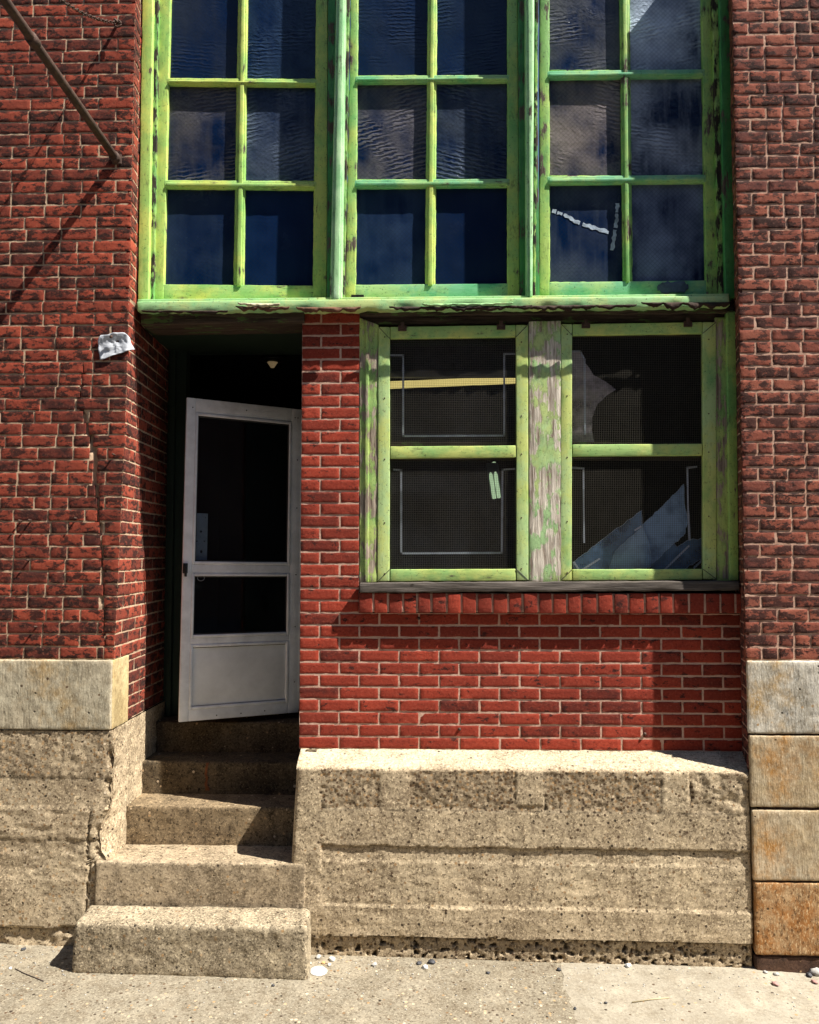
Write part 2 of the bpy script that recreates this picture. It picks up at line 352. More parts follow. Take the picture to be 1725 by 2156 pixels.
M['alu_dirty'] = plain('grey_aluminium_plate', (.32, .33, .35), .5, bump=.001, var=.3)
M['black'] = plain('black_plastic', (.01, .01, .01), .45)
M['gasket'] = plain('dark_gasket', (.03, .03, .03), .7)
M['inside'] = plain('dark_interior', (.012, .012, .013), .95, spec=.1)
M['iron'] = plain('rusty_iron', (.10, .055, .038), .75, .3, bump=.002, bs=90, var=.6)
M['wire'] = plain('galvanised_wire', (.12, .108, .085), .5, .5)
M['tape'] = plain('alarm_foil_tape', (.60, .64, .76), .5, .0, spec=.5)
M['paper'] = plain('weathered_paper', (.60, .62, .66), .85, bump=.003, bs=35, var=.3)
M['pebble'] = plain('grey_pebble', (.42, .40, .36), .8, bump=.002)
M['pebble_w'] = plain('white_pebble', (.68, .68, .66), .75, bump=.002)
M['pebble_d'] = plain('dark_pebble', (.05, .05, .055), .7, bump=.002)
M['pebble_p'] = plain('rose_pebble', (.40, .22, .19), .8, bump=.002)
M['pebble_o'] = plain('ochre_pebble', (.55, .36, .15), .8, bump=.002)
M['cap'] = plain('white_plastic', (.78, .78, .76), .5)
M['straw'] = plain('dry_straw', (.45, .37, .22), .8)
M['twig'] = plain('dark_twig', (.06, .04, .03), .9)
M['pane_low'] = clear_glass('thin_window_glass', .03, .045, (.22, .24, .30))
M['pane_door'] = clear_glass('door_glass', .03, .012, (.2, .24, .25))
M['shard_p'] = clear_glass('pale_broken_glass', .06, .75, (.34, .48, .68), (.6, .7, .85))
M['shard'] = clear_glass('dusty_broken_glass', .05, .50, (.24, .40, .62), (.6, .7, .85))
M['shard_w'] = clear_glass('grey_broken_glass', .05, .85, (.60, .52, .55), (.7, .7, .75))
def emis(name, col, s):
    m = MT(name); return m.fin((.3, .3, .25), .5, None, Emission_Color=(*col, 1), Emission_Strength=s)
M['tube'] = emis('lit_yellow_tube', (1, .72, .22), .55)
M['tube_g'] = emis('lit_pale_tube', (.75, .95, .50), .42)
M['bulb'] = emis('lit_lamp_glass', (1, .7, .35), .05)
M['fixture'] = plain('grey_fixture', (.18, .2, .23), .6)
navy = (.0015, .011, .045)  # pane base colour, standing in for reflected blue sky
GL = []
spec = [ # painted reflection colour, its amount, ripple
 [((.030, .035, .045), .5, .0015), ((.03, .055, .10), .7, .003), ((.085, .08, .085), .9, .0022), ((.07, .09, .13), .9, .003), ((.03, .05, .09), .6, .00015), ((.01, .03, .09), .5, .00015)],
 [((.02, .03, .05), .4, .0015), ((.02, .035, .06), .5, .0015), ((.11, .10, .105), .9, .0022), ((.06, .075, .10), .8, .003), ((.03, .055, .11), .7, .00015), ((.01, .02, .05), .5, .00015)],
 [((.10, .10, .105), .9, .003), ((.42, .50, .62), 1.0, .005), ((.19, .16, .15), 1.0, .003), ((.28, .32, .39), 1.0, .003), ((.06, .075, .11), .8, .0002), ((.16, .20, .31), 1.0, .0002)]]
for w in range(3):
    GL.append([upper_glass('wired_glass_%d%d' % (w, i), navy, h, a, rp, 26.0, w * 6 + i + 1) for i, (h, a, rp) in enumerate(spec[w])])

# ------------------------------------------------------------------ building root
B = empty('brick_building', (0, 0, 0), 'old red brick workshop front with green painted windows above a concrete base', 'building')
YL, YR, YPL = -.15, -.16, -.165           # front planes: left pier, right pier, concrete plinth
CH = (P(700, 658, 0).z - P(700, 1578, 0).z) / 36.0   # brick course height
TOPZ = P(862, 0, 0).z + .55

def brick_face(name, S, xl, xr, z0, z1, layout, bm, mm, seed, cut=None, joint=.0095, mout=-.0012, parent=B, jit=1.0, zoff=0.0):
    rg = random.Random(seed); mb = MB(); k = 0; z = z0 + zoff
    while z < z1 - .01:
        za, zb = z + joint * .5, min(z + CH, z1) - joint * .5
        zm = (za + zb) / 2; lo, hi = xl(zm), xr(zm)
        for (a, b) in layout(k, lo, hi, rg):
            a2, b2 = max(a, lo) + joint * .5, min(b, hi) - joint * .5
            if a2 - lo < joint: a2 = lo + .001
            if hi - b2 < joint: b2 = hi - .001
            segs = [(a2, b2)]
            if cut:
                cx, cw = cut(zm, rg)
                if cx is not None and a2 + .015 < cx < b2 - .015: segs = [(a2, cx - cw), (cx + cw * .7, b2)]
                elif cx is not None and abs(cx - a2) <= .015: segs = [(a2 + cw, b2)]
            for (sa, sb) in segs:
                if sb - sa < .018 or zb - za < .012: continue
                col = (rg.random(), rg.random(), rg.random(), 1)
                o0 = .0012 + rg.uniform(-.0008, .0022) * jit; tilt = rg.uniform(-.0016, .0016) * jit; tw = rg.uniform(-.0018, .0018) * jit
                nx = max(3, int((sb - sa) / .022)); nzc = 4; ln = sb - sa; sd_ = rg.random() * 50
                us = [0, .0025 / ln] + [.0025 / ln + (1 - .005 / ln) * i / nx for i in range(1, nx)] + [1 - .0025 / ln, 1]
                hh = zb - za; vsn = [0, .0025 / hh] + [.0025 / hh + (1 - .005 / hh) * i / nzc for i in range(1, nzc)] + [1 - .0025 / hh, 1]
                nu, nv = len(us) - 1, len(vsn) - 1; vs = []
                for j, v in enumerate(vsn):
                    for i, u in enumerate(us):
                        s_, z_ = sa + ln * u, za + hh * v
                        e = (i in (0, nu)) or (j in (0, nv))
                        q = Vector((s_, sd_, z_))
                        o_ = o0 + tilt * (u - .5) + fbm(q, 30, 1) * .0016 * jit
                        if e:
                            o_ -= .0012
                            s_ += nz(q, 70, 4) * .0028 * jit; z_ += nz(q, 70, 8) * .0028 * jit
                            if nz(q, 22, 12) > .42: o_ -= .005; z_ += (.5 - v) * .005
                        z_ += tw * (u - .5)
                        vs.append(S(s_, z_, o_))
                fs = [(j * (nu + 1) + i, j * (nu + 1) + i + 1, (j + 1) * (nu + 1) + i + 1, (j + 1) * (nu + 1) + i) for j in range(nv) for i in range(nu)]
                ring = [i for i in range(nu + 1)] + [j * (nu + 1) + nu for j in range(1, nv + 1)] + [nv * (nu + 1) + i for i in range(nu - 1, -1, -1)] + [j * (nu + 1) for j in range(nv - 1, 0, -1)]
                b0 = len(vs)
                for r_ in ring:
                    j, i = divmod(r_, nu + 1); vs.append(S(sa + ln * us[i], za + hh * vsn[j], -.02))
                n = len(ring)
                for q_ in range(n): fs.append((ring[q_], b0 + q_, b0 + (q_ + 1) % n, ring[(q_ + 1) % n]))
                mb.add(vs, fs, col)
        z += CH; k += 1
    o = mb.build(name, bm, parent, smooth=True, angle=38, col=True)
    mm_ = MB(); nh = max(2, int((z1 - z0) / .016)); zmid = (z0 + z1) / 2; nw_ = max(2, int((xr(zmid) - xl(zmid)) / .016))
    def mf(u, v):
        z_ = lerp(z0, z1, v); s_ = lerp(xl(z_), xr(z_), u); q = Vector((s_, 3.3, z_))
        oo = mout + max(-.003, min(.0008, fbm(q, 26, seed) * .0035))
        if cut:
            cx, cw = cut(z_, None)
            if cx is not None and abs(s_ - cx) < cw * 1.3: oo -= .018
        return S(s_, z_, oo)
    sheet(mm_, mf, nw_, nh)
    mm_.build('mortar', mm, o, smooth=True)
    return o
def lay_running(L, x0):
    def f(k, lo, hi, rg):
        out = []; x = x0 - (L / 2 if k % 2 else 0) - L * 12
        while x < hi:
            if x + L > lo + .01: out.append((x, x + L))
            x += L
        return out
    return f
def lay_random(L, Hd, p, lo0):
    def f(k, lo, hi, rg):
        out = []; x = hi; first = True
        while x > lo:
            l = (L if k % 2 else Hd) if first else (Hd if rg.random() < p else L * rg.uniform(.93, 1.05))
            if first: l *= rg.uniform(.95, 1.05)
            out.append((x - l, x)); x -= l; first = False
        return out
    return f
def lay_random_l(L, Hd, p):
    def f(k, lo, hi, rg):
        out = []; x = lo; first = True
        while x < hi:
            l = (L if k % 2 else Hd) if first else (Hd if rg.random() < p else L * rg.uniform(.92, 1.06))
            out.append((x, x + l)); x += l; first = False
        return out
    return f
def Sfront(Y): return lambda s, z, o: Vector((s, Y - o, z))

# --- left pier, battered edge
lpts = [(P(x, y, YL).z, P(x, y, YL).x) for x, y in ((292, -230), (286, 0), (272, 636), (264, 900), (250, 1200), (240, 1388))]
ledge = polyf(lpts); zL0 = P(120, 1388, YL).z
crk = [(P(x, y, YL).z, P(x, y, YL).x) for x, y in ((176, 770), (166, 850), (186, 905), (200, 955), (202, 1000), (207, 1075), (214, 1140), (219, 1250), (221, 1388))]
crf = polyf(crk); zc0, zc1 = crk[-1][0], crk[0][0]
wpts = polyf([(P(0, y, YL).z, w) for y, w in ((740, .002), (850, .004), (930, .013), (1010, .016), (1070, .007), (1140, .005), (1250, .006), (1388, .003))])
def crack(z, rg):
    if z < zc0 or z > zc1: return None, 0
    return crf(z) + nz((z, 0, 0), 14) * .012, wpts(z)
brick_face('brick_pier', Sfront(YL), lambda z: -3.1, ledge, zL0, TOPZ, lay_random(.193, .092, .26, 0), M['brick_l'], M['mortar_l'], 11, crack)
# --- left return (reveal), upper part beside the window and the lower part running into the doorway
XW = -1.70
zSill = P(300, 645, 0).z
def backx(z): return XW
Yret = .74
zR0 = P(285, 1520, .05).z
def Sret(Y0f):
    def S(s, z, o):
        x0 = ledge(z); t = s / (Yret - YL)
        xb = XW - .01
        x = lerp(x0, xb, min(1, t * 1.0)) if z < zSill else x0 + .02 * t
        return Vector((x + o, YL + s, z))
    return S
LR = Yret - YL
brick_face('brick_reveal', Sret(0), lambda z: 0.0, lambda z: LR, zL0, zSill, lay_random_l(.2, .097, .1), M['brick_l'], M['mortar_l'], 21)
brick_face('brick_reveal', Sret(0), lambda z: 0.22, lambda z: LR, zR0, zL0 - .001, lay_random_l(.2, .097, .1), M['brick_l'], M['mortar_l'], 22)
xw_up = polyf([(P(x, y, 0).z, P(x, y, 0).x) for x, y in ((304, -230), (300, 0), (290, 636))])
def Sup(s, z, o):
    t = s / .19; return Vector((lerp(ledge(z), xw_up(z) - .004, t) + o, YL + s, z))
brick_face('brick_reveal', Sup, lambda z: 0.0, lambda z: .19, zSill, TOPZ, lay_random_l(.105, .105, .1), M['brick_l'], M['mortar_l'], 23)
# --- right pier
rpts = [(P(x, y, YR).z, P(x, y, YR).x) for x, y in ((1537, -230), (1542, 0), (1557, 690), (1571, 1390))]
redge = polyf(rpts); zRp0 = P(1640, 1390, YR).z
brick_face('brick_pier', Sfront(YR), redge, lambda z: 3.2, zRp0, TOPZ, lay_random_l(.165, .082, .32), M['brick_r'], M['mortar_r'], 31, joint=.0125, mout=-.0012)
rback = polyf([(P(x, y, 0).z, P(x, y, 0).x) for x, y in ((1535, -230), (1539, 0), (1552, 690), (1563, 1390), (1566, 1600))])
def Srr(s, z, o):
    t = s / .30; return Vector((lerp(redge(z), rback(z) + .02, t) - o, YR + s, z))
brick_face('brick_reveal', Srr, lambda z: 0.0, lambda z: .30, P(1565, 1625, 0).z, TOPZ, lay_random_l(.105, .2, .1), M['brick_r'], M['mortar_r'], 32)
# --- centre panel and slim pier share one wall
zC0 = P(1000, 1579, 0).z
xcl = polyf([(P(x, y, 0).z, P(x, y, 0).x) for x, y in ((637, 658), (630, 1578))])
xpr = P(757, 900, 0).x; xpan = P(1566, 1450, 0).x + .03
zUnder = P(900, 1285, 0).z; nU = round((zUnder - zC0) / CH); 
Lc = P(797, 1450, 0).x - P(713, 1450, 0).x
zP1 = P(700, 656, 0).z
def xr_c(z): return xpan if z < zC0 + nU * CH - .001 else xpr
x0c = P(630, 1560, 0).x
def lay_c(k, lo, hi, rg):
    out = []; x = x0c - (Lc if k % 2 == 0 else Lc / 2)
    while x < hi:
        if x + Lc > lo + .01: out.append((max(x, lo - .002), x + Lc * 1.0))
        x += Lc
    return out
wall_low = brick_face('brick_wall', Sfront(0), xcl, lambda z: xpan, zC0, zC0 + nU * CH, lay_c, M['brick_c'], M['mortar_c'], 41, jit=.7, mout=-.0006, joint=.0105)
def lay_c2(k, lo, hi, rg): return lay_c(k + nU, lo, hi, rg)
brick_face('brick_pier', Sfront(0), xcl, lambda z: xpr, zC0 + nU * CH, zP1, lay_c2, M['brick_c'], M['mortar_c'], 42, jit=.7, mout=-.0006, joint=.0105)
mb = MB(); wbox(mb, xcl(1.4) + .012, xcl(1.4) + .07, .03, .74, zC0, zP1, r=.003, step=.2, amp=.002); mb.build('shade_panel', M['wood_door'], B)  # dark panel added in place of brick, doorway shade put into its colour
# --- rowlock sill of bricks on edge
zr0, zr1 = zC0 + nU * CH + .004, P(1100, 1249, -.03).z
x = P(757, 1265, -.03).x; xe = P(1560, 1265, -.03).x; rg = random.Random(5); mb = MB(); i = 0
while x < xe:
    w = .068 * rg.uniform(.9, 1.1)
    y0 = -.050 + rg.uniform(-.004, .004); b = len(mb.v)
    wbox(mb, x, min(x + w, xe), y0, .09, zr0 + rg.uniform(-.002, .002), zr1 + rg.uniform(-.003, .002), r=.004, step=.03, amp=.003, ns=22, off=i)
    col = (rg.random(), rg.random() * .9, rg.random(), 1)
    for q in range(b, len(mb.v)): mb.c[q] = col
    x += w + .012; i += 1
rl = mb.build('brick_sill', M['brick_c'], B, smooth=True, angle=40, col=True)
mb = MB(); wbox(mb, P(757, 1265, -.03).x + .003, xe, -.0425, .09, zr0 + .004, zr1 - .001, r=.003, step=.02, amp=.003, ns=30); mb.build('mortar', M['mortar_c'], rl, smooth=True)

# ------------------------------------------------------------------ upper window bank
YC, YS, YG_, YM = -.012, .028, .052, -.062       # casing, sash, glass, mullion faces
EX = -230                                          # windows run on above the picture
def vx(x0, x600):                                  # x of a vertical edge as function of picture height y
    return lambda y: x0 + (x600 - x0) * y / 600.0
def vstrip(mb, a, b, y0, y1, Yf, Yb, **k):
    slab(mb, (a(y0), y0), (b(y0), y0), (b(y1), y1), (a(y1), y1), Yf, Yb, **k)
wins = [
 dict(outl=vx(334, 324), l=vx(359, 345), m0=vx(503, 493), m1=vx(521, 513), r=vx(667, 660), outr=vx(690, 688), rows=((165, 178), (380, 396), 600, 634), tilt=(-1.5, 1.5), mat=('paint_y', 'paint_yx'), lab='yellow-green upper window bay at the left with a dark blue lower pair of panes'),
 dict(outl=vx(739, 728), l=vx(754, 749), m0=vx(902, 896), m1=vx(920, 916), r=vx(1069, 1069), outr=vx(1090, 1094), rows=((158, 172), (377, 393), 598, 629), tilt=(1.5, -1.5), mat=('paint_m', 'paint_mx'), lab='mint green upper window bay in the middle'),
 dict(outl=vx(1137, 1136), l=vx(1156, 1157), m0=vx(1306, 1313), m1=vx(1325, 1331), r=vx(1478, 1487), outr=vx(1499, 1513), rows=((147, 162), (369, 385), 592, 623), tilt=(2, -2), mat=('paint_g', 'paint_mx'), lab='green upper window bay at the right with rippled silvery panes and badly flaked muntin'),
]
for wi, w in enumerate(wins):
    mv, mh = M[w['mat'][0]], M[w['mat'][1]]
    (h0, h1), (g0, g1), rb, re = w['rows']; T = w['tilt']
    mb = MB()   # sash stiles and rails
    vstrip(mb, w['outl'], w['l'], EX, re - 2, YS, YS + .045, r=.004, step=.04, amp=.0035, ns=16)
    vstrip(mb, w['r'], w['outr'], EX, re - 2, YS, YS + .045, r=.004, step=.04, amp=.0035, ns=16)
    win = mb.build('upper_window', mv, B, smooth=True, angle=40); win['label'] = w['lab']
    mb = MB()
    a, b = w['l'](rb) - 1, w['r'](rb) + 1
    slab(mb, (a, rb + T[0]), (b, rb + T[1]), (b + .5, re), (a - .5, re), YS + .002, YS + .043, r=.004, step=.04, amp=.003, ns=16)
    mb.build('bottom_rail', mh, win, smooth=True, angle=40)
    mb = MB(); vstrip(mb, w['m0'], w['m1'], EX, rb + 2, YS + .004, YS + .04, r=.006, step=.03, amp=.003, ns=20)
    vstrip(mb, lambda y: w['m0'](y) + 5, lambda y: w['m1'](y) - 5, EX, rb + 2, YS - .006, YS + .01, r=.004, step=.03, amp=.003, ns=20)
    mb.build('muntin', M['paint_y'] if wi < 2 else M['paint_g'], win, smooth=True, angle=40)
    for (a_, b_) in ((h0, h1), (g0, g1)):
        mb = MB(); la, lb = w['l'](a_), w['r'](a_)
        slab(mb, (la - 5, a_ + T[0]), (lb + 5, a_ + T[1]), (lb + 5, b_ + T[1]), (la - 5, b_ + T[0]), YS - .001, YS + .04, r=.006, step=.03, amp=.003, ns=20)
        slab(mb, (la, a_ + 5 + T[0]), (lb, a_ + 5 + T[1]), (lb, b_ - 4 + T[1]), (la, b_ - 4 + T[0]), YS - .010, YS + .01, r=.004, step=.03, amp=.003, ns=20)
        mb.build('glazing_bar', mh, win, smooth=True, angle=40)
    for ri, (ya, yb) in enumerate(((EX, h0 + 2), (h1 - 2, g0 + 2), (g1 - 2, rb + 3))):
        for ci, (xa, xb) in enumerate(((w['l'], w['m0']), (w['m1'], w['r']))):
            mb = MB()
            slab(mb, (xa(ya) - 2, ya), (xb(ya) + 2, ya), (xb(yb) + 2, yb), (xa(yb) - 2, yb), YG_ + .004, YG_ + .010, r=.0005, step=.5)
            mb.build('pane', GL[wi][ri * 2 + ci], win)
            # putty beads round the glass
            mb = MB()
            for (p0, p1) in (((xa(ya), ya), (xa(yb), yb)), ((xb(ya), ya), (xb(yb), yb)), ((xa(yb), yb), (xb(yb), yb))):
                n = 26; pts = []
                for q in range(n + 1):
                    t = q / n; pt = P(lerp(p0[0], p1[0], t), lerp(p0[1], p1[1], t), YG_ + .001)
                    pt += Vector((nz(pt, 30, wi + 3) * .003, 0, nz(pt, 30, 5) * .003)); pts.append(pt)
                tube(mb, pts, .0035, 6)
            mb.build('putty', mv, win, smooth=True)
for pts, w_ in ((((1163, 444), (1190, 452), (1215, 468), (1245, 478), (1282, 489)), .018), (((1300, 428), (1299, 460), (1294, 490), (1289, 527)), .017)):
    m_ = MB(); n = 40; vs = []; pf = polyf([(i, p[0]) for i, p in enumerate(pts)]); qf = polyf([(i, p[1]) for i, p in enumerate(pts)])
    for q in range(n + 1):
        t = q / n * (len(pts) - 1); c0 = P(pf(t), qf(t), YG_ + .002); a = P(pf(t + .05), qf(t + .05), YG_ + .002); d = (a - c0).normalized(); nn = Vector((-d.z, 0, d.x))
        vs += [c0 + nn * w_ * (.55 + .5 * nz((q * .37, w_ * 100, k * 4), 1.1)) * (1 if k else -1) for k in (0, 1)]
    m_.add(vs, [(2 * q, 2 * q + 1, 2 * q + 3, 2 * q + 2) for q in range(n) if nz((q * .4, 5, w_ * 50), 1.7) < .34])
    o = m_.build('torn_tape', plain('old_pale_tape', (.42, .50, .62), .8, bump=.002, bs=80, var=.6), bpy.data.objects['upper_window.002'])
# frame round the bank: casings and two projecting mullions
mb = MB()
vstrip(mb, vx(300, 291), vx(322, 313), EX, 636, YC - .018, .1, r=.004, step=.04, amp=.004, ns=14)
mb.build('window_casing', M['paint_y'], B, smooth=True, angle=40)
mb = MB(); vstrip(mb, vx(324, 315), vx(334, 324), EX, 636, YC + .014, .1, r=.003, step=.02, amp=.007, ns=30); mb.build('weather_strip', M['gap_paint'], B, smooth=True, angle=40)
mb = MB()
vstrip(mb, vx(1500, 1514), vx(1515, 1527), EX, 626, YC + .012, .1, r=.004, step=.02, amp=.007, ns=30); mb.build('weather_strip', M['gap_paint'], B, smooth=True, angle=40); mb = MB()
vstrip(mb, vx(1515, 1527), vx(1541, 1549), EX, 626, YC - .014, .1, r=.005, step=.04, amp=.004, ns=14)
mb.build('window_casing', M['paint_d'], B, smooth=True, angle=40)
for (lo, hi, fl, fr, el, er) in ((692, 690, 708, 693, 728, 719), (1092, 1096, 1107, 1107, 1126, 1121)):
    mb = MB()
    vstrip(mb, vx(lo - 1, hi - 1), vx(er + 9, er + 8 if lo < 900 else er + 15), EX, 632, .012, .1, r=.003, step=.04, amp=.002)
    mb.build('mullion_back', M['paint_d'], B, smooth=True, angle=40)
    mb = MB(); vstrip(mb, vx(fl, fr + 2), vx(el, er + 1), EX, 630 if lo < 900 else 626, YM, .012, r=.010, step=.03, amp=.0015)
    vstrip(mb, vx(fl + 6, fr + 9), vx(el - 4, er - 4), EX, 630 if lo < 900 else 626, YM - .010, YM + .01, r=.005, step=.03, amp=.0015)
    mb.build('mullion', M['paint_mull'], B, smooth=True, angle=40)
    mb = MB()
    vstrip(mb, vx(el + 2, er + 2), vx(el + 8, er + 7), EX, 630 if lo < 900 else 625, -.010, .05, r=.003, step=.02, amp=.006, ns=30)
    mb.build('beading', M['gap_paint'], B, smooth=True, angle=40)

# --- long sill under the bank, its rotten lower edge and the timber lintel
def rot(p):
    q = Vector(p)
    if q.z < zrot(q.x):
        n = fbm((q.x, 0, q.z), 20, 5); q.z += n * .02; q.y += max(0, nz(q, 9, 2)) * .016
    return q
zrot = lambda x: P(862, 648, -.07).z
mb = MB(); slab(mb, (288, 634), (1536, 622), (1538, 645), (289, 656), -.075, .12, r=.007, step=.022, amp=.003, ns=10, dfn=rot)
sl = mb.build('window_sill', M['sill'], B, smooth=True, angle=45)
mb = MB(); slab(mb, (290, 630), (1535, 618), (1535, 626), (290, 637), -.055, .08, r=.003, step=.03, amp=.003, ns=18); mb.build('sill_lip', M['sill'], sl, smooth=True, angle=45)
mb = MB(); rg = random.Random(9)       # torn, rusting flashing hanging under the sill
def ragged(xa, xb, ya, yb, Y, dn, seed, mat, nm='flashing'):
    m_ = MB(); n = int((xb - xa) / 3)
    def fn(u, v):
        x_ = lerp(xa, xb, u); y_ = lerp(ya, yb, u)
        env = math.sin(math.pi * min(1, max(0, u))) ** .35
        low = dn * env * (.55 + .9 * fbm((x_ * .02, 0, seed), 2.2, seed) + .3 * nz((x_ * .1, seed, 0), 1.0))
        p = P(x_, y_ + low * v, Y); p.y += -.010 * math.sin(v * 3) + nz((x_ * .06, v * 2, seed), 1.0) * .010; return p
    sheet(m_, fn, n, 5)
    o = m_.build(nm, mat, sl, smooth=True)
    sm = o.modifiers.new('solid', 'SOLIDIFY'); sm.thickness = .003
M['rust'] = plain('rusted_flashing', (.16, .07, .035), .9, bump=.005, bs=60, var=.75)
M['rot'] = plain('rotten_sill_edge', (.045, .022, .012), .95, bump=.006, bs=60, var=.8)
M['cream'] = plain('flaking_cream_paint', (.62, .56, .36), .8, bump=.003, bs=50, var=.35)
ragged(498, 610, 646, 647, -.082, 17, 1.0, M['rust']); ragged(502, 590, 639, 640, -.088, 10, 2.0, M['cream'], 'paint_flake')
ragged(625, 760, 648, 647, -.083, 17, 3.0, M['rust']); ragged(820, 1120, 647, 644, -.083, 15, 4.0, M['rot']); ragged(1090, 1340, 645, 642, -.084, 15, 5.0, M['rot']); ragged(300, 480, 655, 655, -.079, 7, 9.0, M['rot'])
ragged(1350, 1536, 638, 637, -.083, 20, 6.0, M['rot']); ragged(890, 1080, 641, 639, -.087, 7, 7.0, M['sill'], 'paint_flake')
def rough2(p):
    q = Vector(p); g = nz((q.x * .12, 0, q.z), 70, 2) * .006; q.y += g; q.z += fbm((q.x, 3, q.z), 13, 4) * .006; return q
mb = MB(); slab(mb, (296, 656), (640, 656), (640, 678), (296, 684), -.03, .20, r=.006, step=.02, dfn=rough2)
mb.build('lintel', M['wood'], B, smooth=True, angle=50)
mb = MB(); slab(mb, (757, 655), (1548, 645), (1549, 676), (757, 684), .010, .20, r=.006, step=.02, dfn=rough2)
slab(mb, (757, 655), (1545, 646), (1545, 658), (757, 664), -.02, .1, r=.005, step=.02, dfn=rough2)
mb.build('lintel', M['wood'], B, smooth=True, angle=50)
mb = MB(); slab(mb, (296, 684), (640, 680), (640, 690), (296, 692), .16, .80, r=.004, step=.06, amp=.002); mb.build('soffit', M['wood_door'], B, smooth=True, angle=45)

# ------------------------------------------------------------------ lower windows
mb = MB(); slab(mb, (757, 668), (797, 684), (795, 1226), (757, 1228), -.003, .14, r=.005, step=.03, amp=.005, ns=16); mb.build('window_jamb', M['peel_jamb'], B, smooth=True, angle=45)
mb = MB(); slab(mb, (770, 672), (777, 684), (776, 1226), (768, 1226), -.012, .02, r=.003, step=.03, amp=.004, ns=20); mb.build('beading', M['peel_jamb'], B, smooth=True, angle=45)
mb = MB(); slab(mb, (1113, 676), (1181, 676), (1184, 1226), (1115, 1226), -.007, .14, r=.006, step=.025, amp=.006, ns=12); mul = mb.build('window_mullion', M['peeling'], B, smooth=True, angle=45)
mul['label'] = 'weathered bare timber mullion with curling flakes of green paint'
mb = MB(); slab(mb, (1506, 668), (1537, 668), (1540, 1224), (1510, 1224), -.003, .14, r=.005, step=.03, amp=.005, ns=16); mb.build('window_jamb', M['peel_jamb'], B, smooth=True, angle=45)
mb = MB(); slab(mb, (1530, 655), (1551, 655), (1556, 1222), (1537, 1222), -.02, .12, r=.005, step=.03, amp=.003, ns=16); mb.build('window_casing', M['paint_g'], B, smooth=True, angle=45)
mb = MB(); slab(mb, (757, 1227), (1557, 1223), (1558, 1243), (757, 1248), -.06, .14, r=.006, step=.02, dfn=rough2); ws = mb.build('timber_sill', M['wood_sill'], B, smooth=True, angle=50)
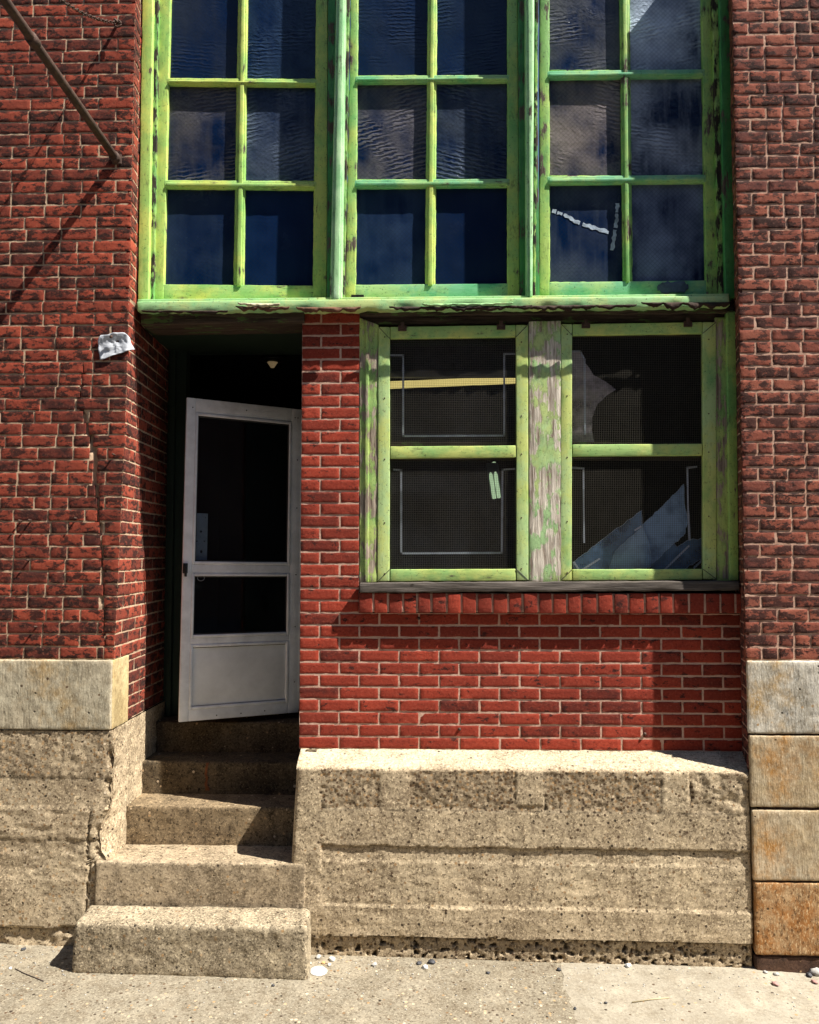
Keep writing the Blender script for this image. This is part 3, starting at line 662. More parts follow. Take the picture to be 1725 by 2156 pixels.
def screen_window(X0, xi0, xi1, X1, y0, yi0, ym0, ym1, yi1, y1, sk, lab):
    """green wooden frame carrying square wire mesh; sk = tilt of the top"""
    YF = -.008; mb = MB()
    slab(mb, (X0, y0), (xi0, y0), (xi0 - 1, y1), (X0 - 2, y1), YF, YF + .035, r=.004, step=.05, amp=.002, ns=12)
    slab(mb, (xi1, y0 - sk), (X1, y0 - sk), (X1 + 1, y1 - sk * .5), (xi1 + 1, y1 - sk * .5), YF, YF + .035, r=.004, step=.05, amp=.002, ns=12)
    win = mb.build('screened_window', M['paint_screen'], B, smooth=True, angle=45); win['label'] = lab
    for nm, (a, b, s_) in (('top_rail', (y0, yi0, sk)), ('middle_rail', (ym0, ym1, sk * .5)), ('bottom_rail', (yi1, y1, sk * .3))):
        mb = MB(); slab(mb, (xi0 + 1, a), (xi1 - 1, a - s_), (xi1 - 1, b - s_), (xi0 + 1, b), YF + .001, YF + .033, r=.004, step=.05, amp=.002, ns=12)
        mb.build(nm, M['paint_screenx'], win, smooth=True, angle=45)
    for nm, (a, b) in (('upper', (yi0, ym0)), ('lower', (ym1, yi1))):
        mb = MB(); p0 = P(xi0 - 3, b + 3, YF + .02); p1 = P(xi1 + 3, a - sk - 3, YF + .02)
        pitch = .0098; t = .00055
        def bar(a_, b_):
            d = (b_ - a_).normalized(); n1 = Vector((0, 1, 0)); n2 = d.cross(n1)
            vs = [e + n1 * t * s1 + n2 * t * s2 for e in (a_, b_) for s1, s2 in ((-1, -1), (1, -1), (1, 1), (-1, 1))]
            mb.add(vs, [(0, 1, 5, 4), (1, 2, 6, 5), (2, 3, 7, 6), (3, 0, 4, 7)])
        x_ = p0.x
        while x_ < p1.x:
            ps = [Vector((x_ + nz((x_, 0, q), 6) * .0012, YF + .02 + nz((x_, 1, q), 4) * .002, lerp(p0.z, p1.z, q / 4))) for q in range(5)]
            for q in range(4): bar(ps[q], ps[q + 1])
            x_ += pitch
        z_ = p0.z
        while z_ < p1.z:
            ps = [Vector((lerp(p0.x, p1.x, q / 4), YF + .0212 + nz((q, 2, z_), 4) * .002, z_ + nz((q * .5, 0, z_), 6) * .0012)) for q in range(5)]
            for q in range(4): bar(ps[q], ps[q + 1])
            z_ += pitch
        mb.build('wire_mesh', M['wire'], win)
    for fx in (.12, .86):
        mb = MB(); xx = lerp(X0, X1, fx + (.04 if fx < .5 else -.04)); yy = y0 + 2 - sk * fx
        slab(mb, (xx - 9, yy - 5), (xx + 9, yy - 5), (xx + 9, yy + 7), (xx - 9, yy + 7), YF - .006, YF + .004, r=.002, step=.02)
        slab(mb, (xx - 4, yy - 12), (xx + 4, yy - 12), (xx + 4, yy + 2), (xx - 4, yy + 2), YF - .012, YF - .003, r=.002, step=.02)
        mb.build('hook', M['iron'], win)
    for (a_, b_) in (((X0 + 1, y0 + 1), (xi0, yi0)), ((xi1, yi0 - sk), (X1 - 1, y0 - sk + 1)), ((X0, y1 - 1), (xi0, yi1)), ((xi1, yi1 - sk * .3), (X1, y1 - sk * .5 - 1))):
        mb = MB(); tube(mb, [P(a_[0], a_[1], YF - .0005), P(b_[0], b_[1], YF - .0005)], .0016, 5); mb.build('mitre_gap', M['gasket'], win)
    mb = MB()
    for (sx, sy) in [(lerp(X0, xi0, .55), lerp(y0, y1, f)) for f in (.04, .28, .52, .77, .97)] + [(lerp(xi1, X1, .45), lerp(y0, y1, f)) for f in (.06, .35, .5, .75, .95)]:
        mb = MB(); c0 = P(sx, sy, YF - .001); blob(mb, c0, .004, .002, .004, 1, 4, 0); mb.build('screw', M['iron'], win, smooth=True)
    return win
M['edge'] = plain('glass_edge', (.45, .55, .68), .3)
wl = screen_window(797, 821, 1087, 1112, 688, 713, 940, 965, 1199, 1224, 4, 'left screened window with intact foil tape rectangles on its glass')
wr = screen_window(1182, 1205, 1480, 1508, 682, 706, 936, 961, 1199, 1222, 4, 'right screened window whose glass is smashed into shards')

YGl = .085
def poly_prism(pts, Y0, th, tilt=0.0):
    m_ = MB(); n = len(pts); a = [P(x, y, Y0) for x, y in pts]
    if tilt: a = [p + Vector((0, tilt * (i % 3 - 1), 0)) for i, p in enumerate(a)]
    b = [p + Vector((0, th, 0)) for p in a]
    m_.add(a + b, [tuple(range(n))[::-1], tuple(range(n, 2 * n))] + [(i, (i + 1) % n, n + (i + 1) % n, n + i) for i in range(n)])
    return m_
def tape(win, paths):
    for pts in paths:
        m_ = MB()
        for i in range(len(pts) - 1):
            (xa, ya), (xb, yb) = pts[i], pts[i + 1]; a = P(xa, ya, YGl - .0015); b = P(xb, yb, YGl - .0015); d = (b - a).normalized(); w_ = .0052
            n_ = Vector((-d.z, 0, d.x)) * w_; a = a - d * w_; b = b + d * w_
            k = max(1, int((b - a).length / .03)); vs = []
            for q in range(k + 1):
                p = lerp(a, b, q / k); j = 1 + nz(p, 40, 3) * .25
                vs += [p - n_ * j, p + n_ * j]
            m_.add(vs, [(2 * q, 2 * q + 1, 2 * q + 3, 2 * q + 2) for q in range(k)])
        o = m_.build('foil_tape', M['tape'], win); o.modifiers.new('s', 'SOLIDIFY').thickness = .0006
# sash behind the screens
for win, (xa, xb) in ((wl, (815, 1095)), (wr, (1200, 1490))):
    mb = MB()
    for (q0, q1, q2, q3) in ((xa - 20, xa, 690, 1235), (xb, xb + 20, 690, 1235)):
        slab(mb, (q0, q2), (q1, q2), (q1, q3), (q0, q3), YGl - .02, YGl + .03, r=.003, step=.1)
    slab(mb, (xa, 930), (xb, 930), (xb, 968), (xa, 968), YGl - .02, YGl + .03, r=.003, step=.1)
    slab(mb, (xa, 1199), (xb, 1199), (xb, 1240), (xa, 1240), YGl - .02, YGl + .03, r=.003, step=.1)
    slab(mb, (xa, 680), (xb, 680), (xb, 706), (xa, 706), YGl - .02, YGl + .03, r=.003, step=.1)
    mb.build('inner_sash', M['wood'], win)
for (a, b, c_, d) in ((814, 706, 1096, 931), (814, 967, 1096, 1200)):
    poly_prism([(a, b), (c_, b), (c_, d), (a, d)], YGl, .003).build('glass_pane', M['pane_low'], wl)
tape(wl, [[(812, 748), (849, 748), (849, 918), (1062, 917), (1062, 745), (1098, 745)], [(830, 989), (845, 990), (845, 1165), (1057, 1164), (1058, 989), (1083, 987)]])
def jag(pts, closed=True, amp=2.2, seg=9):
    out = []; n = len(pts)
    for i in range(n):
        a = pts[i]; b = pts[(i + 1) % n]; L = math.hypot(b[0] - a[0], b[1] - a[1]); k = max(1, int(L / seg))
        for q in range(k):
            t = q / k; out.append((lerp(a[0], b[0], t) + (nz((a[0] + q * 3.7, a[1], 0), .37) * amp if q else 0), lerp(a[1], b[1], t) + (nz((b[0], q * 2.9, 4), .41) * amp if q else 0)))
    return out
sh = poly_prism(jag([(1203, 738), (1220, 739), (1228, 756), (1250, 790), (1275, 803), (1297, 820), (1277, 833), (1259, 850), (1247, 880), (1246, 905), (1252, 934), (1203, 934)]), YGl, .003).build('broken_pane', M['shard_w'], wr)
sh['label'] = 'grey curved remnant of glass at the left of the smashed upper pane'
for nm, pts, dz in (('glass_shard', [(1207, 1184), (1264, 1139), (1352, 1074), (1353, 1106), (1338, 1150), (1320, 1199), (1209, 1199)], 0),
                    ('glass_shard', [(1352, 1106), (1396, 1065), (1440, 1019), (1441, 1060), (1449, 1098), (1439, 1128), (1398, 1163), (1366, 1198), (1349, 1150)], .006),
                    ('glass_shard', [(1371, 1199), (1392, 1150), (1418, 1140), (1425, 1152), (1452, 1136), (1484, 1133), (1486, 1160), (1478, 1176), (1440, 1199)], .012),
                    ('glass_shard', [(1283, 1199), (1296, 1160), (1340, 1120), (1352, 1110), (1368, 1145), (1372, 1180), (1360, 1199)], -.006)):
    jp = jag(pts, amp=3.0, seg=7); o = poly_prism(jp, YGl + dz, .003).build(nm, M['shard_p' if dz in (.006, -.006) else 'shard'], wr)
    m_ = MB(); tube(m_, [P(x, y, YGl + dz - .001) for x, y in jp + jp[:1]], .0011, 5); m_.build('broken_edge', M['edge'], o)
tape(wr, [[(1200, 740), (1222, 740), (1231, 757), (1232, 913)], [(1204, 985), (1229, 986), (1230, 1141)], [(1466, 983), (1447, 985), (1449, 1062), (1452, 1136)], [(1209, 1184), (1219, 1199)],
          [(1229, 1198), (1262, 1177)], [(1400, 1199), (1450, 1150)], [(1462, 1195), (1486, 1173)], [(1338, 1116), (1349, 1109)]])

# ------------------------------------------------------------------ room behind
def room(x0, x1, y0, y1, z0, z1, nm):
    for n_, b in (('back_wall', (x0 - .1, x1 + .1, y1, y1 + .05, z0 - .1, z1 + .1)), ('side_wall', (x0 - .05, x0, y0, y1 + .04, z0 - .09, z1 + .09)), ('side_wall', (x1, x1 + .05, y0, y1 + .04, z0 - .09, z1 + .09)),
                  ('floor', (x0 - .04, x1 + .04, y0, y1 + .03, z0 - .05, z0)), ('ceiling', (x0 - .04, x1 + .04, y0, y1 + .03, z1, z1 + .05))):
        m_ = MB(); wbox(m_, *b, r=.002, step=2); m_.build('interior_' + n_, M['inside'], B)
zfl = P(470, 1516, .56).z; zce = P(862, 640, .2).z
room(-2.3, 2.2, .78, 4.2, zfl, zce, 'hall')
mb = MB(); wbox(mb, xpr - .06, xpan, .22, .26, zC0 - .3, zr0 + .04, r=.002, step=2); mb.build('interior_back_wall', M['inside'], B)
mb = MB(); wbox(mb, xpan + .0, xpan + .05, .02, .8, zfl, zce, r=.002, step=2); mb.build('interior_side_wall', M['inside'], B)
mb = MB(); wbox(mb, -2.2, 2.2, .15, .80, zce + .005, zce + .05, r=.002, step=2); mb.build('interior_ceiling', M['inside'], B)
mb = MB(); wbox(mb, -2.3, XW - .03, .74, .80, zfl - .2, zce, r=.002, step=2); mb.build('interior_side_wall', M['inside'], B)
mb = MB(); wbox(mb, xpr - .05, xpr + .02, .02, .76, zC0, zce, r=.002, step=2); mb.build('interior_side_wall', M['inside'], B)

# lamps inside
lamp = empty('ceiling_light', (P(955, 805, 1.2).x, 1.2, P(955, 805, 1.2).z), 'yellow fluorescent tube seen through the upper left screened window', 'ceiling light')
mb = MB(); tube(mb, [P(790, 812, 1.1), P(1110, 799, 1.25)], .026, 12); mb.build('tube', M['tube'], lamp, smooth=True)
mb = MB(); rbox(mb, [[[P(x, y, Y) for y in (796, 780)] for Y in (1.12, 1.26)] for x in (790, 1110)], r=.01, step=.3); mb.build('housing', M['fixture'], lamp)
lamp = empty('ceiling_light', P(1040, 1015, 1.0), 'pale green tube light behind the lower left screened window, tilted', 'ceiling light')
mb = MB(); tube(mb, [P(1030, 976, 1.0), P(1041, 1049, .9)], .013, 10); tube(mb, [P(1040, 974, 1.0), P(1051, 1047, .9)], .013, 10); mb.build('tube', M['tube_g'], lamp, smooth=True)
mb = MB(); rbox(mb, [[[P(x + (5 if y > 1000 else -5), y, Y) for y in (1050, 974)] for Y in (.96, 1.04)] for x in (1028, 1054)], r=.01, step=.3); mb.build('housing', M['fixture'], lamp)
lamp = empty('hall_light', P(574, 766, 1.4), 'small round lamp glowing faintly in the dark above the white door', 'ceiling light')
mb = MB(); c0 = P(574, 766, 1.4)
for k in range(5):
    pts = [c0 + Vector((.034 * math.cos(a) * (1 - k * .17), .034 * math.sin(a) * (1 - k * .17), .012 - k * .009)) for a in [i * math.pi / 8 for i in range(17)]]; tube(mb, pts, .005, 6)
mb.build('bulb', M['bulb'], lamp, smooth=True)
mb = MB(); blob(mb, c0 + Vector((0, 0, .03)), .09, .09, .022, 1, 8, 0); mb.build('shade', M['black'], lamp, smooth=True)

# ------------------------------------------------------------------ door frame and white storm door
mb = MB(); wbox(mb, XW - .02, XW + .11, .70, .78, zfl, zce, r=.004, step=.2, amp=.002); mb.build('door_jamb', M['wood_door'], B)
mb = MB(); wbox(mb, XW + .02, XW + .05, .66, .70, zfl, zce, r=.004, step=.2, amp=.002); mb.build('door_jamb', M['wood_door'], B)
mb = MB(); wbox(mb, xcl(1.5) - .06, xcl(1.5) + .02, .705, .78, zfl, zce, r=.004, step=.2, amp=.002); mb.build('door_jamb', M['wood_door'], B)
TL, BL, TR, BR = P(393, 837, .36), P(376, 1520, .36), P(637, 863, .69), P(629, 1499, .69)
nrm = ((TR - TL).cross(BL - TL)).normalized()
if nrm.y > 0: nrm = -nrm
def D(u, v, o): return lerp(lerp(TL, TR, u), lerp(BL, BR, u), v) + nrm * o
def dbox(mb, u0, u1, v0, v1, o0, o1, **k):
    rbox(mb, [[[D(u, v, o) for v in (v1, v0)] for o in (o1, o0)] for u in (u0, u1)], **k)
hL = 683.0
def V(y): return (y - 838) / hL
mb = MB(); kw = dict(r=.004, step=.25)
dbox(mb, 0, .075, 0, 1, -.012, .012, **kw); dbox(mb, .90, .995, 0.0, 1, -.012, .012, **kw)
dbox(mb, .075, .90, 0, .045, -.012, .0115, **kw); dbox(mb, .075, .90, V(1192), V(1211), -.012, .0115, **kw)
dbox(mb, .075, .90, V(1347), V(1361), -.012, .0115, **kw); dbox(mb, .075, .90, V(1497), 1, -.012, .0115, **kw)
door = mb.build('storm_door', M['alu'], B, smooth=True, angle=45); door['label'] = 'white aluminium storm door hanging askew above the steps'
def frame_bead(v0, v1, u0=.075, u1=.90):
    m_ = MB()
    for (a, b, c_, d) in ((u0, u0 + .022, v0, v1), (u1 - .022, u1, v0, v1), (u0 + .022, u1 - .022, v0, v0 + .009), (u0 + .022, u1 - .022, v1 - .009, v1)):
        dbox(m_, a, b, c_, d, -.010, .017, r=.004, step=.3)
    m_.build('bead', M['alu'], door, smooth=True, angle=45)
    m_ = MB()
    for (a, b, c_, d) in ((u0 + .022, u0 + .030, v0, v1), (u1 - .030, u1 - .022, v0, v1), (u0 + .03, u1 - .03, v0 + .009, v0 + .013), (u0 + .03, u1 - .03, v1 - .013, v1 - .009)):
        dbox(m_, a, b, c_, d, -.006, .008, r=.001, step=.3)
    if v0 < V(1300): m_.build('gasket', M['gasket'], door)
frame_bead(.045, V(1192)); frame_bead(V(1211), V(1347)); frame_bead(V(1361), V(1497))
for v0, v1 in ((.045, V(1192)), (V(1211), V(1347))):
    mb = MB(); dbox(mb, .08, .895, v0, v1, -.004, 0, r=.0005, step=1); mb.build('glass_pane', M['pane_door'], door)
mb = MB(); dbox(mb, .095, .88, V(1369), V(1490), -.006, .004, r=.003, step=.1, amp=.0015, ns=5); mb.build('kick_panel', M['alu_panel'], door, smooth=True)
mb = MB(); dbox(mb, .93, 1.035, .005, .995, -.02, -.008, r=.002, step=.3); dbox(mb, .985, 1.0, .01, .99, -.012, .013, r=.002, step=.3); mb.build('hinge_flange', M['alu'], door, smooth=True, angle=45)
mb = MB(); dbox(mb, .0, .038, V(1190), V(1211), .012, .026, r=.003, step=.1); dbox(mb, .012, .030, V(1196), V(1218), .022, .038, r=.003, step=.1); mb.build('handle', M['black'], door, smooth=True, angle=45)
mb = MB()
tube(mb, [D(.15 + .028 * math.cos(a), V(1221) + .009 * math.sin(a), .008) for a in [i * math.pi / 8 for i in range(17)]], .0018, 6); mb.build('pull_ring', M['alu_dirty'], door, smooth=True)
mb = MB(); dbox(mb, .09, .205, V(1083), V(1187), -.03, -.026, r=.001, step=.3); pl = mb.build('backing_plate', M['alu_dirty'], door)
mb = MB()
for (u, y, r_) in ((.15, 1122, .007), (.155, 1165, .009), (.12, 1143, .004), (.18, 1143, .004), (.185, 1092, .003), (.11, 1092, .003)): mb = MB(); blob(mb, D(u, V(y), -.0255), r_, .003, r_, 1, 6, 0); mb.build('bolt', M['black'], pl, smooth=True)
mb = MB()
for (u, v) in [(.955, f) for f in (.03, .17, .33, .55, .72, .9)] + [(.05, .03), (.5, .022), (.93, .03), (.3, .988), (.5, .988), (.7, .986)]: mb = MB(); blob(mb, D(u, v, .0125), .004, .003, .004, 1, 5, 0); mb.build('screw', M['gasket'], door, smooth=True)

# ------------------------------------------------------------------ concrete base, steps, stones
ZG = P(1100, 2030, YPL).z                        # pavement level by the wall
def gz(x, y): return polyg(x) + (y - YPL) * .012
_g = [(P(x, y, YPL).x, P(x, y, YPL).z) for x, y in ((60, 1993), (650, 2012), (1100, 2027), (1590, 2041), (1725, 2050))]
polyg = polyf(_g)

def heightfield(name, x0, x1, z0, z1, Y, dfun, mat, step=.011, parent=B, lab=None, sides=.12, cfun=None):
    """rough cast face: a sheet in X,Z pushed out along -Y by dfun, with a returned rim for thickness"""
    mb = MB(); xa = x0 if callable(x0) else (lambda z: x0); xb = x1 if callable(x1) else (lambda z: x1)
    za = z0 if callable(z0) else (lambda x: z0)
    z0c = za((xa(1.0) + xb(1.0)) / 2); nu = int((xb(1.0) - xa(1.0)) / step); nv = int((z1 - z0c) / step)
    def fn(u, v):
        xm = lerp(xa(z0c), xb(z0c), u); z = lerp(za(xm), z1, v); x = lerp(xa(z), xb(z), u)
        return Vector((x, Y - dfun(x, z), z))
    sheet(mb, fn, nu, nv)
    if cfun: mb.c = [cfun(v[0], v[2]) for v in mb.v]
    W = nu + 1; vs = mb.v
    ring = [i for i in range(W)] + [j * W + nu for j in range(1, nv + 1)] + [nv * W + i for i in range(nu - 1, -1, -1)] + [j * W for j in range(nv - 1, 0, -1)]
    b0 = len(mb.v); rv = [(vs[r][0], Y + sides, vs[r][2]) for r in ring]; n = len(ring)
    mb.v += rv; mb.c += [(0, 0, 0, 1)] * n
    mb.f += [(ring[q], b0 + q, b0 + (q + 1) % n, ring[(q + 1) % n]) for q in range(n)]
    o = mb.build(name, mat, parent, smooth=True, angle=55, col=True)
    if lab: o['label'] = lab
    return o
def edge_round(t, w=.02): return -w * (1 - math.sqrt(max(0, 1 - (1 - min(1, max(0, t / w))) ** 2)))
def sstep(a, b, x): t = min(1, max(0, (x - a) / (b - a))); return t * t * (3 - 2 * t)
def zof(y, x=1100): return P(x, y, YPL).z
def xof(x, y=1800): return P(x, y, YPL).x
# plinth
pxl = polyf([(P(x, y, YPL).z, P(x, y, YPL).x) for x, y in ((624, 1620), (613, 1815), (611, 2035))]); pxr = polyf([(P(x, y, YPL).z, P(x, y, YPL).x) for x, y in ((1581, 1620), (1585, 1800), (1590, 2042))])
zl = {k: zof(k) for k in (1622, 1708, 1787, 1818, 1912, 1978)}
zl['top'] = P(1100, 1620, YPL).z
XB = xof(676)
PATCH = ((800, 862), (1088, 1148), (1394, 1455))
def plinth_z(x, z):
    return z + fbm((x, 0, 0), 5, 3) * .010 + fbm((x, 0, 0), 30, 3, 3) * .007 + (x - xof(1100)) * .004
def inpatch_(x, z):
    r = 0; wx = fbm((0, 0, z), 18, 5, 3) * .010
    for i, (a, b) in enumerate(PATCH):
        lowz = lerp(zl[1708], zl[1622], .12 if i == 1 else 0)
        if z > lowz: r = max(r, sstep(xof(a) - .004, xof(a) + .004, x + wx) * (1 - sstep(xof(b) - .004, xof(b) + .004, x - wx)))
    return r
def plinth_d(x, z):
    p = (x, .3, z); base = fbm(p, 7, 1) * .005 + fbm(p, 45, 2, 3) * .0028; zz = plinth_z(x, z)
    right = sstep(XB - .008, XB + .006, x + fbm((0, 0, z), 14, 8) * .02)
    if zz > zl[1708]:
        if x > xof(1460): d = fbm(p, 16, 7) * .018
        else:
            cell = noise.voronoi((x * 60, 1.0, z * 60))[0][0]
            d = lerp(-.001 + fbm(p, 55, 16, 2) * .008 + fbm(p, 12, 6) * .005, .003 + fbm(p, 25, 2) * .003, inpatch_(x, z))
        for a in (1148, 1394, 1457): d -= .005 * math.exp(-((x - xof(a) - fbm((0, 0, z), 20, a) * .010) / .003) ** 2)
        d = lerp(d, 0, sstep(zl['top'] - .014, zl['top'] - .004, z))
    elif zz > zl[1787]: d = .003
    elif zz > zl[1818]: d = -.007 + .003 * sstep(zl[1787], zl[1818], zz)
    elif zz > zl[1912]: d = -.000 + fbm((x * .3, 2, z), 26, 3) * .004
    elif zz > zl[1978]: d = .006 + fbm((x * .3, 2, z), 22, 6) * .004
    else:
        d = -.012 - .020 * sstep(.10, .30, fbm(p, 34, 21, 3))
    if right < 1:
        dl = .003 + fbm(p, 10, 9) * .007 - (.012 if z < zof(1985) else 0)
        d = lerp(dl, d, right)
    tp = zl['top'] - z
    return d + base + edge_round(tp, .008) + edge_round(pxr(z) - x, .025) + edge_round(x - pxl(z), .02)
def plinth_c(x, z):
    zz = plinth_z(x, z); r = 0; g = 0; right = sstep(XB - .008, XB + .006, x + fbm((0, 0, z), 14, 8) * .02)
    if zz > zl[1708]:
        r = right * (1 - inpatch_(x, z)) * (1 if x < xof(1460) else .15) * (1 - sstep(zl['top'] - .014, zl['top'] - .004, z))
        for a in (1148, 1394, 1457): g = max(g, .8 * math.exp(-((x - xof(a) - fbm((0, 0, z), 20, a) * .010) / .003) ** 2))
    for k, w_, q in ((1708, .0035, .75), (1787, .005, .85), (1978, .006, .9)):
        g = max(g, right * q * math.exp(-((zz - zl[k] + w_ * .6) / w_) ** 2) * (.75 + nz((x, 0, k), 20) * .8))
    if zz < zl[1978]:
        g = max(g, .9 * sstep(.16, .30, fbm((x, .3, z), 34, 21, 3))); r = .4
    return (r, min(1, max(0, g)), 0, 1)
pl_o = heightfield('concrete_plinth', pxl, pxr, lambda x: polyg(x) - .02, zl['top'], YPL, plinth_d, M['conc'], .0085, cfun=plinth_c)
# sloping top of the plinth
def ltop(u, v):
    x = lerp(lerp(pxl(zl['top']), P(634, 1582, 0).x, v), lerp(pxr(1.1), P(1566, 1582, 0).x + .02, v), u); y = lerp(YPL + .006, .01, v)
    z = lerp(zl['top'] + .0, zC0 + .004, v ** .9); p = (x, y, z)
    return Vector((x, y - (fbm(p, 30, 2) * .006 if v == 0 else 0), z + fbm(p, 9, 4) * .006 + fbm(p, 50, 5, 3) * .005 - (.010 if v < .02 else 0)))
mb = MB(); sheet(mb, ltop, 230, 18); mb.build('plinth_ledge', M['ledge'], pl_o, smooth=True)
# side of the plinth facing the steps
mb = MB(); wbox(mb, pxl(1.0) + .012, pxl(1.0) + .10, YPL + .03, .75, -.1, zl['top'] - .01, r=.01, step=.03, amp=.006, ns=12); mb.build('plinth_side', M['conc_shade_dark'], pl_o, smooth=True)
mb = MB(); wbox(mb, pxl(1.0) + .03, xcl(1.3) + .10, -.03, .75, zl['top'] - .04, zC0 - .001, r=.006, step=.04, amp=.004, ns=12); mb.build('plinth_side', M['conc_shade_dark'], pl_o, smooth=True)

# left concrete base
lbx = polyf([(P(x, y, YPL).z, P(x, y, YPL).x) for x, y in ((238, 1539), (237, 1600), (234, 1670), (229, 1700), (212, 1738), (207, 1768), (214, 1795), (224, 1812), (200, 1822), (197, 1905), (190, 2010))])
zLt = P(120, 1539, YPL).z
lz = {k: P(120, k, YPL).z for k in (1560, 1637, 1700, 1768, 1850, 1955)}
def lbz(x, z): return z + fbm((x, 5, 0), 4, 3) * .02 + fbm((x, 9, 0), 26, 3, 3) * .010
def lcrk(x, z): return abs(x - P(184, 1850, YPL).x + fbm((0, 0, z), 10, 2, 3) * .03)
def lbase_d(x, z):
    p = (x, 7.0, z); zz = lbz(x, z)
    d = fbm(p, 6, 4) * .008 + fbm(p, 42, 5, 3) * .0035
    if zz > lz[1637]: cell = noise.voronoi((x * 50, 3.0, z * 50))[0][0]; d += (.5 - cell) * .008
    elif zz > lz[1700]: d += -.004
    elif zz > lz[1768]: d += .001 + fbm((x * .3, 2, z), 24, 3) * .009
    elif zz > lz[1850]: d += -.004 + fbm((x * .3, 2, z), 24, 5) * .009
    elif zz > lz[1955]: d += .001
    else: d += -.014 + fbm(p, 18, 8) * .02
    xs = lbx(z) - x
    if z > P(120, 1822, YPL).z and xs < .05:
        d -= (1 - xs / .05) * max(0, .012 + fbm(p, 22, 13) * .05)
    if lcrk(x, z) < .005 and z < lz[1700]: d -= .010
    return d
def lbase_c(x, z):
    zz = lbz(x, z); r = .55 if zz > lz[1637] else .15; g = 0
    for k, w_, q in ((1637, .004, .6), (1700, .003, .4), (1768, .003, .5), (1955, .006, .9)):
        g = max(g, q * math.exp(-((zz - lz[k] + w_ * .6) / w_) ** 2) * (.7 + nz((x, 0, k), 18) * 1.0))
    if z < lz[1700]: g = max(g, .6 * math.exp(-(lcrk(x, z) / .004) ** 2))
    return (max(0, r + nz((x, 0, z), 5) * .5), min(1, max(0, g)), 0, 1)
heightfield('concrete_base', -3.1, lambda z: lbx(z), lambda x: polyg(x) - .02, zLt, YPL + .004, lbase_d, M['conc'], .0105, sides=.03, cfun=lbase_c)
# reveal of the left base beside the steps (bright where the sun strikes)
def lrev(u, v):
    z = lerp(-.05, zR0 + (0 if u > .26 else 0), v); y = YPL + .012 + u * (.80 - YPL)
    t = min(1, u / .10); xf = lbx(max(z, P(200, 1812, YPL).z)); 
    x = lerp(xf, XW + .004, t ** .7); p = (x, y, z)
    amp = .016 * (1 - u) ** 2 + .006
    chip = max(0, fbm((y, 0, z), 16, 3)) * .05 * max(0, 1 - u / .15) * sstep(P(0, 1600, YPL).z + .02, P(0, 1660, YPL).z, z)
    return Vector((x + fbm(p, 20, 2) * amp - chip, y, z))
mb = MB(); sheet(mb, lrev, 70, 80); mb.build('base_reveal', M['conc'], B, smooth=True)
# stone cap on the left base: front blocks and corner
ztop = zL0 - .002
def stone(nm, x0, x1, y0, y1, z0, z1, mat, par=B, **k):
    m_ = MB(); kk = dict(r=.008, step=.014, amp=.0045, ns=26); kk.update(k); wbox(m_, x0, x1, y0, y1, z0, z1, **kk); return m_.build(nm, mat, par, smooth=True, angle=50)
stone('stone_block', -1.70 - 1.6, P(237, 1460, YL).x, YPL - .004, .0, zLt + .006, ztop, M['stone_l'])
mb = MB(); wbox(mb, P(237, 1460, YL).x - .01, P(237, 1460, YL).x + .004, YPL + .01, .07, zLt + .006, ztop, r=.006, step=.014, amp=.004, ns=26); mb.build('stone_block', concrete_mat('tooled_stone_yellowed', (.50, .40, .22), (.44, .33, .16), (.30, .22, .11), .4, .1, .8, (.46, .26, .08), .5, .006), B, smooth=True)
mb = MB(); wbox(mb, P(237, 1460, YL).x - .05, XW + .003, YPL + .02, .078, zR0, zLt + .008, r=.004, step=.014, amp=.004, ns=26); mb.build('stone_block', M['conc'], B, smooth=True)

# right stone blocks
xsr = lambda y: P(1570 + (y - 1390) * .037, y, YR - .02).x
def rz(y): return P(1650, y, YR - .02).z
for ya, yb, mat in ((1392, 1545, 'stone_r'), (1549, 1700, 'stone_r2'), (1706, 1855, 'stone_r2'), (1859, 2012, 'stone_r3')):
    xa = xsr((ya + yb) / 2)
    m_ = MB(); xbk = P(1566, (ya + yb) / 2, 0).x + .02
    rbox(m_, [[[Vector((xa, YR - .02, z)) for z in (rz(yb), rz(ya))], [Vector((xbk, .06, z)) for z in (rz(yb), rz(ya))]], [[Vector((3.3, YR - .02, z)) for z in (rz(yb), rz(ya))], [Vector((3.3, .06, z)) for z in (rz(yb), rz(ya))]]], r=.009, step=.014, amp=.004, ns=26)
    m_.build('stone_block', M[mat], B, smooth=True, angle=50)
stone('stone_footing', xsr(2030), 3.3, YR - .012, .1, polyg(2.0) - .05, rz(2016), M['footing'], step=.02, amp=.006)
stone('mortar_bed', xsr(2000) + .03, 3.3, YR - .004, .05, rz(2030), rz(1391) - .002, M['footing'], step=.03)

# steps
stairs_zs = []
def stepbox(nm, xa, xb, ytop, yfront, yback, zb, mat, par, seed, r=.012):
    zt = P(450, ytop, yfront).z
    m_ = MB(); wbox(m_, xa, xb, yfront, yback, zb, zt, r=r, step=.013, amp=.007, ns=14, off=seed)
    o = m_.build(nm, mat, par, smooth=True, angle=60); return o, zt
xr_ = pxl(1.0) + .02
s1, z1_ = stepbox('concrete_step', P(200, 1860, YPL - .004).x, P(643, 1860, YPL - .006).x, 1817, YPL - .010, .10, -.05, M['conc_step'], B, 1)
s2, z2_ = stepbox('concrete_step', XW - .01, xr_, 1698, .08, .33, z1_ - .05, M['conc_shade_mid'], B, 2)
s3, z3_ = stepbox('concrete_step', XW - .01, xr_, 1604, .31, .56, z2_ - .05, M['conc_shade_dark'], B, 3)
s4, z4_ = stepbox('concrete_step', XW - .01, xr_, 1520, .54, .80, z3_ - .05, M['conc_shade_dark'], B, 4)
